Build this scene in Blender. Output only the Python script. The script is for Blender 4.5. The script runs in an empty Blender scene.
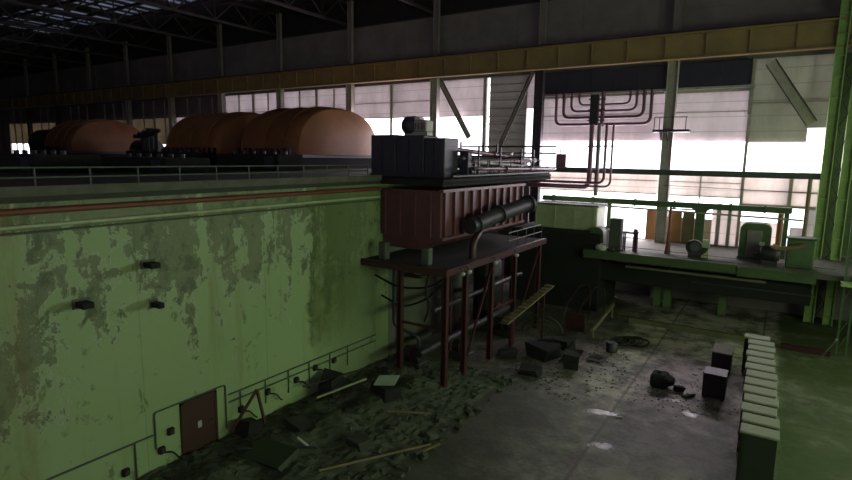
import bpy, math, random
from mathutils import Vector, Matrix
random.seed(7)
SC = bpy.context.scene
COL = SC.collection
PI = math.pi

# ------------------------------------------------------------------ materials
def nodes(name):
    m = bpy.data.materials.new(name); m.use_nodes = True
    nt = m.node_tree; nt.nodes.clear()
    out = nt.nodes.new('ShaderNodeOutputMaterial')
    return m, nt, out
def N(nt, kind, **k):
    n = nt.nodes.new(kind)
    for a, v in k.items(): setattr(n, a, v)
    return n
def ramp(nt, src, stops):
    r = N(nt, 'ShaderNodeValToRGB'); e = r.color_ramp.elements
    while len(e) < len(stops): e.new(0.5)
    for i, (p, c) in enumerate(stops):
        e[i].position = p
        e[i].color = (c, c, c, 1) if not isinstance(c, tuple) else (*c, 1)
    nt.links.new(src, r.inputs[0]); return r.outputs[0]
def noise(nt, vec, scale, detail=6, rough=.6, dist=0.0):
    n = N(nt, 'ShaderNodeTexNoise'); n.inputs['Scale'].default_value = scale
    n.inputs['Detail'].default_value = detail; n.inputs['Roughness'].default_value = rough
    n.inputs['Distortion'].default_value = dist
    nt.links.new(vec, n.inputs['Vector']); return n.outputs['Fac']
def mapping(nt, src, scale=(1,1,1), loc=(0,0,0)):
    mp = N(nt, 'ShaderNodeMapping'); mp.inputs['Scale'].default_value = scale; mp.inputs['Location'].default_value = loc
    nt.links.new(src, mp.inputs['Vector']); return mp.outputs['Vector']
def math_(nt, op, a, b=None, c=None, clamp=False):
    n = N(nt, 'ShaderNodeMath', operation=op, use_clamp=clamp)
    for i, v in enumerate((a, b, c)):
        if v is None: continue
        if isinstance(v, (int, float)): n.inputs[i].default_value = v
        else: nt.links.new(v, n.inputs[i])
    return n.outputs[0]
def mixc(nt, fac, a, b):
    n = N(nt, 'ShaderNodeMix', data_type='RGBA')
    for s, v in ((n.inputs[0], fac), (n.inputs[6], a), (n.inputs[7], b)):
        if isinstance(v, (int, float)): s.default_value = v
        elif isinstance(v, tuple): s.default_value = (*v, 1)
        else: nt.links.new(v, s)
    return n.outputs[2]
def geo_pos(nt):
    return N(nt, 'ShaderNodeNewGeometry').outputs['Position']
def sep(nt, v):
    s = N(nt, 'ShaderNodeSeparateXYZ'); nt.links.new(v, s.inputs[0]); return s.outputs
def bsdf(nt, out, color, rough=.7, metal=0.0, bump=None, bstr=.3, bdist=.02):
    b = N(nt, 'ShaderNodeBsdfPrincipled')
    if isinstance(color, tuple): b.inputs['Base Color'].default_value = (*color, 1)
    else: nt.links.new(color, b.inputs['Base Color'])
    if isinstance(rough, (int, float)): b.inputs['Roughness'].default_value = rough
    else: nt.links.new(rough, b.inputs['Roughness'])
    b.inputs['Metallic'].default_value = metal
    if bump is not None:
        bn = N(nt, 'ShaderNodeBump'); bn.inputs['Strength'].default_value = bstr; bn.inputs['Distance'].default_value = bdist
        nt.links.new(bump, bn.inputs['Height']); nt.links.new(bn.outputs[0], b.inputs['Normal'])
    nt.links.new(b.outputs[0], out.inputs[0]); return b

def plain(name, col, worn=None, rough=.65, metal=0.0, scale=1.2, amount=.5, bstr=.2):
    """paint or metal with blotches of wear"""
    m, nt, out = nodes(name)
    p = N(nt, 'ShaderNodeTexCoord').outputs['Object']
    f = noise(nt, p, scale, 7, .65)
    fine = noise(nt, p, scale*7, 4, .6)
    if worn is None: worn = tuple(c*.55 for c in col)
    k = ramp(nt, f, [(.42, 0.0), (.42 + .35*(1.05-amount), 1.0)])
    k2 = math_(nt, 'MULTIPLY', k, amount)
    c = mixc(nt, k2, col, worn)
    c = mixc(nt, math_(nt, 'MULTIPLY', fine, .25), c, tuple(v*.6 for v in col))
    bsdf(nt, out, c, rough, metal, fine, bstr, .01)
    return m

M = {}
M['red_steel']   = plain('rusty_red_paint', (.065,.016,.02), (.035,.014,.018), .45)
M['box_red']     = plain('red_box_paint_window_sheen', (.15,.05,.065), (.08,.035,.045), .4)  # red lifted towards violet to carry the window sheen on the ribs
M['rust_pipe']   = plain('dark_red_pipe_paint', (.19,.042,.03), (.09,.035,.025), .55)
M['red_door']    = plain('oxide_red_door_paint', (.055,.016,.016), (.035,.014,.013), .6)
M['purple_steel']= plain('brown_violet_pipe_paint', (.20,.085,.14), (.10,.05,.07), .4)
M['dark_steel']  = plain('dark_machine_steel', (.035,.033,.042), (.02,.018,.02), .5)
M['blue_steel']  = plain('dark_blue_grey_sheet', (.032,.030,.06), (.02,.018,.028), .5)
M['black']       = plain('black_rubber', (.018,.016,.018), None, .95)
M['green_steel'] = plain('green_machine_paint', (.075,.125,.055), (.04,.065,.03), .6)
M['column_green']= plain('green_column_paint', (.31,.43,.16), (.17,.25,.08), .6)
M['pale_green']  = plain('pale_green_sheet', (.46,.50,.32), (.28,.31,.18), .6)
M['grey_steel']  = plain('grey_green_steel', (.085,.095,.085), (.04,.045,.04), .55)
M['light_steel'] = plain('pale_steel', (.42,.40,.38), (.2,.18,.17), .5)
M['column_grey'] = plain('grey_column_paint', (.22,.20,.20), (.1,.085,.09), .6)
M['column_pale'] = plain('column_paint_window_glare', (.50,.46,.42), (.3,.26,.25), .6)  # lightened so the steel carries the glare of the windows
M['beam_green']  = plain('dull_green_beam_paint', (.075,.115,.045), (.045,.065,.03), .75)
M['column_dark'] = plain('dark_column_paint', (.075,.06,.075), (.04,.03,.035), .6)
M['yellow_steel']= plain('dirty_yellow_paint', (.34,.22,.10), (.16,.11,.06), .6, scale=.4)
M['orange']      = plain('faded_orange_paint', (.32,.125,.05), (.15,.065,.04), .6, scale=.5)
M['wood']        = plain('weathered_wood', (.20,.155,.085), (.10,.075,.045), .8)
M['wood_orange'] = plain('orange_brown_board', (.42,.21,.08), (.25,.16,.09), .8)
M['cabinet_top'] = plain('lit_cabinet_top_paint', (.27,.27,.19), (.11,.15,.06), .65, scale=.9)  # tops coloured light as the lit faces of the cabinets
M['cabinet_side']= plain('shaded_cabinet_side_paint', (.022,.034,.014), (.014,.02,.01), .6)  # cabinet sides coloured dark for the little light they catch
M['cabinet_gap'] = plain('shaded_cabinet_door_paint', (.03,.02,.03), (.02,.014,.018), .6)  # shade of cabinet doors and box fronts put into the colour
M['white_sheet'] = plain('pale_sheet', (.55,.66,.56), (.4,.5,.42), .5)
M['white']       = plain('white_enamel', (.7,.68,.66), (.45,.42,.4), .5)
M['concrete']    = plain('dirty_concrete', (.11,.105,.085), (.05,.05,.04), .85)
M['concrete_dk'] = plain('dark_concrete', (.04,.042,.035), (.025,.025,.022), .85)
M['rubble']      = plain('rubble_lumps', (.07,.08,.05), (.03,.03,.025), .9)
M['concrete_pale'] = plain('pale_lid_paint', (.26,.25,.19), (.15,.15,.1), .8)
M['kerb']        = plain('olive_kerb', (.14,.13,.07), (.07,.065,.04), .8)
M['pillar']      = plain('pale_green_plaster', (.14,.195,.08), (.08,.11,.05), .7)
M['roof']        = plain('sooty_roof', (.030,.022,.030), (.02,.014,.02), .9)
M['truss']       = plain('sooty_truss', (.035,.024,.032), (.022,.015,.02), .8)
M['upper_panel'] = plain('sooty_wall_panel', (.27,.22,.25), (.15,.12,.135), .85, scale=.3)

def make_translucent(name, col, thru, scale=.5, joints=True):
    m, nt, out = nodes(name)
    p = geo_pos(nt)
    f = noise(nt, mapping(nt, p, (1,1,.35)), scale, 8, .65)
    g = noise(nt, p, 3.0, 4, .6)
    k = ramp(nt, f, [(.35, 0.0), (.72, 1.0)])
    x, y, z = sep(nt, p)
    jn = math_(nt, 'PINGPONG', z, .6)
    jl = math_(nt, 'LESS_THAN', jn, .035)
    dirt = math_(nt, 'MAXIMUM', math_(nt, 'MULTIPLY', k, .55), math_(nt, 'MULTIPLY', jl, .6 if joints else 0))
    dirt = math_(nt, 'ADD', dirt, math_(nt, 'MULTIPLY', g, .12), clamp=True)
    c1 = mixc(nt, dirt, col, tuple(v*.45 for v in col))
    c2 = mixc(nt, dirt, tuple(v*thru for v in col), tuple(v*thru*.5 for v in col))
    d = N(nt, 'ShaderNodeBsdfDiffuse'); nt.links.new(c1, d.inputs[0])
    t = N(nt, 'ShaderNodeBsdfTranslucent'); nt.links.new(c2, t.inputs[0])
    a = N(nt, 'ShaderNodeAddShader'); nt.links.new(d.outputs[0], a.inputs[0]); nt.links.new(t.outputs[0], a.inputs[1])
    nt.links.new(a.outputs[0], out.inputs[0]); return m
M['glass_panel']  = make_translucent('dirty_channel_glass', (.54,.49,.50), .62)
M['glass_low']    = make_translucent('dirty_channel_glass_glare', (.62,.56,.54), .9)  # brighter copy of the panes, glare from the openings put in
M['glass_green']  = make_translucent('mossy_channel_glass', (.40,.39,.34), .46)
M['glass_far']    = make_translucent('warm_dirty_channel_glass', (.52,.45,.34), .28)
M['glass_slats']  = make_translucent('grey_boarding', (.30,.275,.27), .5)
M['skylight']     = make_translucent('sooty_skylight_glass', (.45,.47,.55), .34, 1.0, False)

def peeling_wall():
    m, nt, out = nodes('peeling_green_wall_paint')
    p = geo_pos(nt); x, y, z = sep(nt, p)
    big = noise(nt, mapping(nt, p, (1, .75, .45)), .55, 9, .68, .4)
    med = noise(nt, mapping(nt, p, (1, .9, .75), (4,2,9)), 1.3, 9, .72, .6)
    streak = noise(nt, mapping(nt, p, (1, 1.3, .09), (3,5,0)), 1.1, 6, .65)
    fine = noise(nt, p, 3.2, 8, .7)
    grain = noise(nt, p, 11, 5, .7)
    blotch = noise(nt, mapping(nt, p, (1,.8,.8), (0,11,2)), .33, 5, .6)
    def rng(src, a, b, c, d):
        n = N(nt, 'ShaderNodeMapRange'); nt.links.new(src, n.inputs[0])
        for i_, v_ in enumerate((a, b, c, d)): n.inputs[i_+1].default_value = v_
        return n.outputs[0]
    # paint has come off most under the leaking deck edge, and in a band over the pipes
    up = math_(nt, 'ADD', rng(z, 3.0, 7.5, -.075, .036), rng(z, 9.3, 9.9, 0, .05))
    s = math_(nt, 'ADD', math_(nt, 'MULTIPLY', big, .38), math_(nt, 'MULTIPLY', streak, .22))
    s = math_(nt, 'ADD', s, math_(nt, 'MULTIPLY', med, .30))
    s = math_(nt, 'ADD', s, math_(nt, 'MULTIPLY', fine, .10))
    s = math_(nt, 'ADD', s, up)
    lo = math_(nt,'MULTIPLY', rng(y, 8.2, 9.4, 1, 0), math_(nt,'MULTIPLY', rng(z, 2.0, 3.2, 0, 1), rng(z, 5.5, 7, 1, 0)))
    s = math_(nt, 'MULTIPLY_ADD', lo, .06, s)
    thin = ramp(nt, s, [(.47, 0.0), (.53, 1.0)])          # faded, washed paint
    peel = ramp(nt, s, [(.520, 0.0), (.535, 1.0)])        # bare plaster
    deep = ramp(nt, math_(nt,'ADD',math_(nt,'MULTIPLY',med,.6),math_(nt,'MULTIPLY',s,.4)), [(.545, 0.0), (.60, 1.0)])
    edge = ramp(nt, s, [(.508, 0.0), (.519, 1.0), (.525, 0.0)])
    paint = mixc(nt, blotch, (.36,.43,.26), (.28,.385,.18))
    paint = mixc(nt, math_(nt,'MULTIPLY',fine,.35), paint, (.22,.29,.14))
    paint = mixc(nt, math_(nt,'MULTIPLY',thin,.55), paint, (.33,.36,.27))
    bare = mixc(nt, fine, (.285,.305,.21), (.13,.155,.09))
    bare = mixc(nt, math_(nt,'MULTIPLY',grain,.5), bare, (.16,.17,.11))
    c = mixc(nt, peel, paint, bare)
    c = mixc(nt, math_(nt,'MULTIPLY',deep,.75), c, (.085,.10,.065))
    c = mixc(nt, math_(nt,'MULTIPLY',edge,.4), c, (.52,.56,.42))
    # flaked spots lower down
    sp = ramp(nt, noise(nt, mapping(nt, p, (1,.9,.7),(8,3,3)), .85, 8, .75, .5), [(.60, 0.0), (.625, 1.0)])
    c = mixc(nt, math_(nt,'MULTIPLY',sp,.7), c, (.11,.13,.07))
    # the stained strip near the corner, ragged at both sides
    wob = math_(nt, 'ADD', math_(nt, 'MULTIPLY', math_(nt, 'SUBTRACT', big, .5), 3.0), math_(nt, 'MULTIPLY', math_(nt, 'SUBTRACT', med, .5), 2.5))
    yy = math_(nt, 'ADD', y, wob)
    k1 = rng(yy, 19.2, 19.6, 0, 1); k2 = rng(yy, 21.4, 23.0, 1, .25); k3 = rng(math_(nt,'ADD',z,wob), 2.2, 4.2, 0, 1)
    strip = math_(nt, 'MULTIPLY', math_(nt, 'MULTIPLY', k1, k2), k3)
    strip = math_(nt, 'MULTIPLY', strip, rng(math_(nt,'ADD',math_(nt,'MULTIPLY',med,.5),math_(nt,'MULTIPLY',streak,.5)), .38, .52, .35, 1.0))
    c = mixc(nt, strip, c, (.10,.115,.045))
    # rust runs
    rust = noise(nt, mapping(nt, p, (1,.9,.10), (9,1,0)), .8, 6, .65)
    rk = math_(nt,'ADD', ramp(nt, rust, [(.56, 0.0), (.72, .65)]), math_(nt,'MULTIPLY', rng(y, 7.6, 6.9, 0, .5), fine), clamp=True)
    c = mixc(nt, math_(nt,'MULTIPLY',rk,math_(nt,'ADD',.3,med)), c, (.21,.15,.06))
    # olive smears beside the three stub brackets
    for by, bz, sl in ((11.1,8.02,.12),(8.75,7.1,.08),(11.2,6.62,.12)):
        dy = math_(nt,'DIVIDE', math_(nt,'SUBTRACT', y, by-.5), .6)
        zc = math_(nt,'MULTIPLY_ADD', math_(nt,'SUBTRACT', y, by), sl, bz)
        dz = math_(nt,'DIVIDE', math_(nt,'SUBTRACT', z, zc), .17)
        rr = math_(nt,'ADD', math_(nt,'POWER',math_(nt,'ABSOLUTE',dy),2.0), math_(nt,'POWER',math_(nt,'ABSOLUTE',dz),2.0))
        c = mixc(nt, rng(math_(nt,'ADD',rr,math_(nt,'MULTIPLY',math_(nt,'SUBTRACT',fine,.5),1.2)), .4, 1.1, .6, 0), c, (.13,.14,.04))
    # darker paint towards the corner, grey with platform shade painted in past it
    c = mixc(nt, rng(math_(nt,'ADD',y,wob), 18.6, 21.5, 0, .55), c, (.13,.17,.065))
    gk = math_(nt, 'GREATER_THAN', y, 25.75)
    c = mixc(nt, math_(nt,'MULTIPLY',gk,.85), c, (.10,.088,.085))
    jy = math_(nt, 'LESS_THAN', math_(nt, 'PINGPONG', math_(nt,'ADD',y,.9), 2.9), .025)
    c = mixc(nt, math_(nt,'MULTIPLY',jy,.25), c, (.1,.12,.07))
    h = math_(nt, 'SUBTRACT', math_(nt,'MULTIPLY',fine,.5), math_(nt,'MULTIPLY',peel,1.0))
    bsdf(nt, out, c, .8, 0, h, .6, .03)
    return m
M['peel'] = peeling_wall()

def floor_mat():
    m, nt, out = nodes('wet_dirty_floor')
    p = geo_pos(nt); x, y, z = sep(nt, p)
    big = noise(nt, p, .40, 9, .72, .5)
    mid = noise(nt, p, 1.1, 9, .75)
    fine = noise(nt, p, 5, 5, .65)
    clean = ramp(nt, math_(nt,'ADD',math_(nt,'MULTIPLY',big,.6),math_(nt,'MULTIPLY',mid,.4)), [(.43, 0.0), (.56, 1.0)])
    base = mixc(nt, clean, (.11,.10,.08), (.78,.68,.59))
    # darker by the trestle and near end; open bay's paleness includes painted window sheen
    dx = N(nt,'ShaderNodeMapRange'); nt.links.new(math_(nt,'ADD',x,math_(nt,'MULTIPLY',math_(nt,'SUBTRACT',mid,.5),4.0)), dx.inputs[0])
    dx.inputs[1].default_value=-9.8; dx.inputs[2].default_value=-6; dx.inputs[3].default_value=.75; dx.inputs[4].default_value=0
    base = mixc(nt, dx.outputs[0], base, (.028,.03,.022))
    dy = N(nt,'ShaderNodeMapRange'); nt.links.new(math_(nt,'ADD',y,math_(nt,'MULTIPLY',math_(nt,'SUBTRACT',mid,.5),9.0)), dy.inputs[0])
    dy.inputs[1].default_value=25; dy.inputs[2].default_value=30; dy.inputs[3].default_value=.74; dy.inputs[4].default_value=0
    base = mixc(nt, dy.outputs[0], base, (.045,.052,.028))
    moss = noise(nt, mapping(nt, p, (1,1,1),(17,4,0)), .5, 7, .7)
    mg = N(nt,'ShaderNodeMapRange'); nt.links.new(x, mg.inputs[0])
    mg.inputs[1].default_value=.5; mg.inputs[2].default_value=1.2; mg.inputs[3].default_value=-.02; mg.inputs[4].default_value=.2
    mk = ramp(nt, math_(nt,'ADD',moss,mg.outputs[0]), [(.55, 0.0), (.72, .8)])
    base = mixc(nt, mk, base, (.085,.13,.022))
    gx = N(nt,'ShaderNodeMapRange'); nt.links.new(x, gx.inputs[0])
    gx.inputs[1].default_value=.6; gx.inputs[2].default_value=1.0; gx.inputs[3].default_value=0; gx.inputs[4].default_value=.72
    base = mixc(nt, gx.outputs[0], base, (.06,.085,.022))
    red = ramp(nt, noise(nt, mapping(nt, p, (1,1,1),(3,21,0)), .45, 6, .7), [(.58,0.0),(.68,.55)])
    base = mixc(nt, red, base, (.14,.055,.045))
    base = mixc(nt, math_(nt,'MULTIPLY',fine,.4), base, (.04,.04,.03))
    # slab joints
    jx = math_(nt, 'LESS_THAN', math_(nt, 'PINGPONG', math_(nt,'ADD',x,5.8), 2.9), .07)
    jy = math_(nt, 'LESS_THAN', math_(nt, 'PINGPONG', math_(nt,'ADD',y,-.5), 2.9), .05)
    j = math_(nt,'MAXIMUM',jx,math_(nt,'MULTIPLY',jy,.5))
    base = mixc(nt, math_(nt,'MULTIPLY',j,.6), base, (.03,.03,.025))
    # shallow puddles
    pud = None
    for px, py, ra, rb, an in ((-6.35,25.6,1.5,.5,.55),(-2.45,28.0,.75,.6,0),(-3.9,29.2,.9,.5,.3),(-7.6,31.6,1.2,.7,.2),(-5.2,22.5,1.0,.5,.2)):
        dx = math_(nt,'SUBTRACT',x,px); dy_ = math_(nt,'SUBTRACT',y,py); ca, sa = math.cos(an), math.sin(an)
        u = math_(nt,'ADD',math_(nt,'MULTIPLY',dx,ca/ra),math_(nt,'MULTIPLY',dy_,sa/ra)); v = math_(nt,'ADD',math_(nt,'MULTIPLY',dx,-sa/rb),math_(nt,'MULTIPLY',dy_,ca/rb))
        r = math_(nt,'ADD',math_(nt,'MULTIPLY',u,u),math_(nt,'MULTIPLY',v,v))
        r = math_(nt,'ADD',r,math_(nt,'MULTIPLY',math_(nt,'SUBTRACT',mid,.5),5.0))
        k = ramp(nt, r, [(.25, 1.0), (.6, 0.0)])
        pud = k if pud is None else math_(nt,'MAXIMUM',pud,k)
    base = mixc(nt, math_(nt,'MULTIPLY',pud,.4), base, (.08,.08,.09))
    rough = mixc(nt, pud, math_(nt,'ADD',.42,math_(nt,'MULTIPLY',fine,.4)), (.3,.3,.3))
    rough = mixc(nt, math_(nt,'MULTIPLY',gx.outputs[0],1.3,clamp=True), rough, (.85,.85,.85))
    h = math_(nt,'MULTIPLY',fine,math_(nt,'SUBTRACT',1.0,pud))
    bsdf(nt, out, base, rough, 0, h, .5, .03)
    return m
M['floor'] = floor_mat()

# ------------------------------------------------------------------ mesh builder
class MB:
    def __init__(s): s.v = []; s.f = []; s.sm = []
    def add(s, vs, fs, smooth=False):
        o = len(s.v); s.v += [Vector(v) for v in vs]
        s.f += [tuple(i+o for i in f) for f in fs]; s.sm += [smooth]*len(fs); return s
    def box(s, x0, x1, y0, y1, z0, z1, T=None):
        vs = [Vector((x, y, z)) for z in (z0, z1) for y in (y0, y1) for x in (x0, x1)]
        if T: vs = [T @ v for v in vs]
        return s.add(vs, [(0,2,3,1),(4,5,7,6),(0,1,5,4),(2,6,7,3),(0,4,6,2),(1,3,7,5)])
    def cham(s, x0, x1, y0, y1, z0, z1, c=.04, T=None):
        """box with chamfered edges"""
        pts = []
        for sx in (0,1):
            for sy in (0,1):
                for sz in (0,1):
                    X=(x0,x1)[sx]; Y=(y0,y1)[sy]; Z=(z0,z1)[sz]
                    dx=c if sx==0 else -c; dy=c if sy==0 else -c; dz=c if sz==0 else -c
                    pts += [(X,Y+dy,Z+dz),(X+dx,Y,Z+dz),(X+dx,Y+dy,Z)]
        if T: pts=[T@Vector(q) for q in pts]
        i=lambda a,b,d,k:(a*4+b*2+d)*3+k
        F=[]
        F+= [(i(0,0,0,0),i(0,0,1,0),i(0,1,1,0),i(0,1,0,0)),(i(1,0,0,0),i(1,1,0,0),i(1,1,1,0),i(1,0,1,0))]
        F+= [(i(0,0,0,1),i(1,0,0,1),i(1,0,1,1),i(0,0,1,1)),(i(0,1,0,1),i(0,1,1,1),i(1,1,1,1),i(1,1,0,1))]
        F+= [(i(0,0,0,2),i(0,1,0,2),i(1,1,0,2),i(1,0,0,2)),(i(0,0,1,2),i(1,0,1,2),i(1,1,1,2),i(0,1,1,2))]
        for a in (0,1):
            for b in (0,1):
                F.append((i(a,b,0,0),i(a,b,0,1),i(a,b,1,1),i(a,b,1,0)))
                F.append((i(a,0,b,0),i(a,0,b,2),i(a,1,b,2),i(a,1,b,0)))
                F.append((i(0,a,b,1),i(0,a,b,2),i(1,a,b,2),i(1,a,b,1)))
        for a in (0,1):
            for b in (0,1):
                for d in (0,1): F.append((i(a,b,d,0),i(a,b,d,1),i(a,b,d,2)))
        return s.add(pts, F)
    def beam(s, p, q, w, h=None):
        p, q = Vector(p), Vector(q); d = (q-p); L = d.length; d.normalize(); h = h or w
        up = Vector((0,0,1)) if abs(d.z) < .95 else Vector((0,1,0))
        a = d.cross(up).normalized(); b = a.cross(d).normalized()
        T = Matrix((( a.x,d.x,b.x,p.x),(a.y,d.y,b.y,p.y),(a.z,d.z,b.z,p.z),(0,0,0,1)))
        return s.box(-w/2, w/2, 0, L, -h/2, h/2, T)
    def tube(s, pts, r, n=10, caps=True):
        pts = [Vector(p) for p in pts]; rings = []
        prev = None
        for i, p in enumerate(pts):
            d = (pts[min(i+1,len(pts)-1)] - pts[max(i-1,0)]).normalized()
            if prev is None:
                up = Vector((0,0,1)) if abs(d.z) < .9 else Vector((1,0,0))
                a = d.cross(up).normalized()
            else:
                a = (prev - d*prev.dot(d)).normalized()
            prev = a; b = d.cross(a)
            rr = r[i] if isinstance(r, (list,tuple)) else r
            rings.append([p + (a*math.cos(2*PI*k/n)+b*math.sin(2*PI*k/n))*rr for k in range(n)])
        vs = [v for g in rings for v in g]; fs = []
        for i in range(len(rings)-1):
            for k in range(n):
                fs.append((i*n+k, i*n+(k+1)%n, (i+1)*n+(k+1)%n, (i+1)*n+k))
        s.add(vs, fs, True)
        if caps:
            s.add(rings[0], [tuple(range(n-1,-1,-1))]); s.add(rings[-1], [tuple(range(n))])
        return s
    def prism(s, poly, vec):
        n = len(poly); vec = Vector(vec); P = [Vector(p) for p in poly]
        return s.add(P + [p+vec for p in P], [tuple(range(n-1,-1,-1)), tuple(range(n,2*n))] +
                     [(i,(i+1)%n,n+(i+1)%n,n+i) for i in range(n)])
    def ball(s, c, r, n=14, sc=(1,1,1), jag=0):
        c = Vector(c); vs = []; m = n//2
        for i in range(m+1):
            t = PI*i/m
            for k in range(n):
                q = 1+random.uniform(-jag,jag) if 0<i<m else 1
                vs.append(c+Vector((math.sin(t)*math.cos(2*PI*k/n)*sc[0], math.sin(t)*math.sin(2*PI*k/n)*sc[1], math.cos(t)*sc[2]))*r*q)
        fs = [(i*n+k, (i+1)*n+k, (i+1)*n+(k+1)%n, i*n+(k+1)%n) for i in range(m) for k in range(n)]
        return s.add(vs, fs, jag == 0)
    def chunk(s, c, sx, sy, sz, rot=0):
        """broken angular lump"""
        T = Matrix.Translation(c) @ Matrix.Rotation(rot,4,'Z') @ Matrix.Rotation(random.uniform(-.25,.25),4,'X')
        j = lambda: random.uniform(.6,1.0)
        vs = [T @ Vector((x*sx/2*j(), y*sy/2*j(), (z*sz*j()) if z else 0)) for z in (0,1) for y in (-1,1) for x in (-1,1)]
        return s.add(vs, [(0,2,3,1),(4,5,7,6),(0,1,5,4),(2,6,7,3),(0,4,6,2),(1,3,7,5)])
    def grid(s, fn, nu, nv, smooth=True):
        vs = [fn(i/nu, j/nv) for j in range(nv+1) for i in range(nu+1)]
        fs = [(j*(nu+1)+i, j*(nu+1)+i+1, (j+1)*(nu+1)+i+1, (j+1)*(nu+1)+i) for j in range(nv) for i in range(nu)]
        return s.add(vs, fs, smooth)

def bend(pts, r, k=6):
    """round the corners of a polyline"""
    P = [Vector(p) for p in pts]; out = [P[0]]
    for i in range(1, len(P)-1):
        a, b, c = P[i-1], P[i], P[i+1]
        d1 = (a-b).normalized(); d2 = (c-b).normalized()
        rr = min(r, (a-b).length*.49, (c-b).length*.49)
        for t in range(k+1):
            u = t/k
            out.append((b+d1*rr)*(1-u)**2 + b*2*u*(1-u) + (b+d2*rr)*u*u)
    out.append(P[-1]); return out

ROOT = {}
def link(o): COL.objects.link(o); return o
def tag(o, label=None, cat=None, group=None, kind=None):
    if label: o['label'] = label
    if cat: o['category'] = cat
    if group: o['group'] = group
    if kind: o['kind'] = kind
    return o
def thing(name, label, cat, loc, group=None):
    o = link(bpy.data.objects.new(name, None)); o.location = loc; o.empty_display_size = .3
    ROOT[o.name] = Vector(loc); return tag(o, label, cat, group)
def mesh(name, mb, mat, off):
    me = bpy.data.meshes.new(name)
    me.from_pydata([v-off for v in mb.v], [], mb.f); me.update()
    me.polygons.foreach_set('use_smooth', mb.sm)
    me.materials.append(M[mat] if isinstance(mat, str) else mat)
    import bmesh
    bm = bmesh.new(); bm.from_mesh(me); bmesh.ops.recalc_face_normals(bm, faces=bm.faces); bm.to_mesh(me); bm.free()
    return me
def part(name, mb, mat, parent, label=None):
    off = ROOT[parent.name]
    o = link(bpy.data.objects.new(name, mesh(name, mb, mat, off)))
    o.parent = parent; ROOT[o.name] = off
    if label: o['label'] = label
    return o
def solo(name, mb, mat, label=None, cat=None, group=None, kind=None):
    xs = [v.x for v in mb.v]; ys = [v.y for v in mb.v]; zs = [v.z for v in mb.v]
    off = Vector(((min(xs)+max(xs))/2, (min(ys)+max(ys))/2, min(zs)))
    o = link(bpy.data.objects.new(name, mesh(name, mb, mat, off))); o.location = off
    ROOT[o.name] = off
    return tag(o, label, cat, group, kind)
def struct(name, mb, mat): return solo(name, mb, mat, kind='structure')
def copy_tree(o, delta=None, rot=0, parent=None, label=None):
    c = link(o.copy())
    if parent: c.parent = parent
    if delta is not None: c.location = o.location + Vector(delta); c.rotation_euler.z = rot
    if label: c['label'] = label
    for ch in o.children: copy_tree(ch, parent=c)
    return c

# ------------------------------------------------------------------ camera (eye 12 m above the hall floor)
cam = bpy.data.cameras.new('camera'); cam.sensor_width = 36; cam.sensor_fit = 'HORIZONTAL'
cam.lens = 552.418/852*36; cam.clip_end = 500
co = link(bpy.data.objects.new('camera', cam))
R = Matrix(((0.84217105,-0.09325410,0.53108529),(0.53899520,0.11776366,-0.83403591),(0.01523472,0.98865332,0.14944065)))
co.matrix_world = Matrix.Translation((0,0,12)) @ R.to_4x4()
SC.camera = co

# ------------------------------------------------------------------ setting
YW = 52.0                 # inner face of the window wall
XE = 16.0                 # end wall to the right
DECK = 10.8
struct('floor', MB().box(-24.4, XE, -14, YW+.3, -.3, 0), 'floor')
struct('wall_left', MB().box(-19.6, -19, -14, 32, 0, DECK-.36), 'peel')
struct('wall_recess', MB().box(-24.4, -24, 31.8, YW, 0, DECK-.36).box(-24, -19.6, 31.8, 32, 0, DECK-.36), 'concrete_dk')
b = MB().box(-140, -19, -14, YW, DECK-.35, DECK)
struct('floor_deck', b, 'concrete_dk')
struct('floor_grating', MB().box(-18.98, -14.9, 24.95, 41, DECK-.35, DECK-.02), 'black')
struct('trim_1', MB().box(-19, -18.85, -14, 24.9, DECK-.16, DECK+.14), 'concrete')
# end wall with strip windows; wall behind the camera, slots added for the fill
def strip_wall(name, axis, pos, lo, hi, wins):
    b = MB()
    def bx(a0, a1, z0, z1):
        if axis == 'x': b.box(pos, pos+.4, a0, a1, z0, z1)
        else: b.box(a0, a1, pos-.4, pos, z0, z1)
    z0, z1 = wins[0][2], wins[0][3]
    bx(lo, hi, 0, z0); bx(lo, hi, z1, 30)
    cur = lo
    for a0, a1, _, _ in wins: bx(cur, a0, z0, z1); cur = a1
    bx(cur, hi, z0, z1)
    return struct(name, b, 'upper_panel')
strip_wall('wall_right', 'x', XE, -14, YW+.3, [(-10,8,8,11),(11,29,8,11),(32,48,8,11)])
strip_wall('wall_front', 'y', -14, -140, XE, [(-60,-38,20,21),(-34,-12,20,21),(-8,14,20,21)])
struct('wall_end', MB().box(-140.4,-140,-14,YW+.3,DECK,30), 'upper_panel')
# ceiling with a run of sooty skylights
b = MB()
SKY = [(-96,-88),(-85,-77),(-74,-66),(-63,-55)]
b.box(-140.4, XE+.4, -14.4, 34, 29.6, 29.9).box(-140.4, XE+.4, 43, YW+.6, 29.6, 29.9)
cur = -140.4
for a0, a1 in SKY: b.box(cur, a0, 34, 43, 29.6, 29.9); cur = a1
b.box(cur, XE+.4, 34, 43, 29.6, 29.9)
struct('ceiling', b, 'roof')
for i, (a0, a1) in enumerate(SKY):
    f = MB()
    for k in range(5): f.box(a0+(a1-a0)*k/4-.08, a0+(a1-a0)*k/4+.08, 34, 43, 29.45, 29.68)
    for k in range(4): f.box(a0, a1, 34+3*k-.08, 34+3*k+.08, 29.4, 29.6)
    w = struct('window_%d' % (20+i), f, 'truss')
    part('pane', MB().box(a0, a1, 34, 43, 29.7, 29.76), 'skylight', w)

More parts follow.
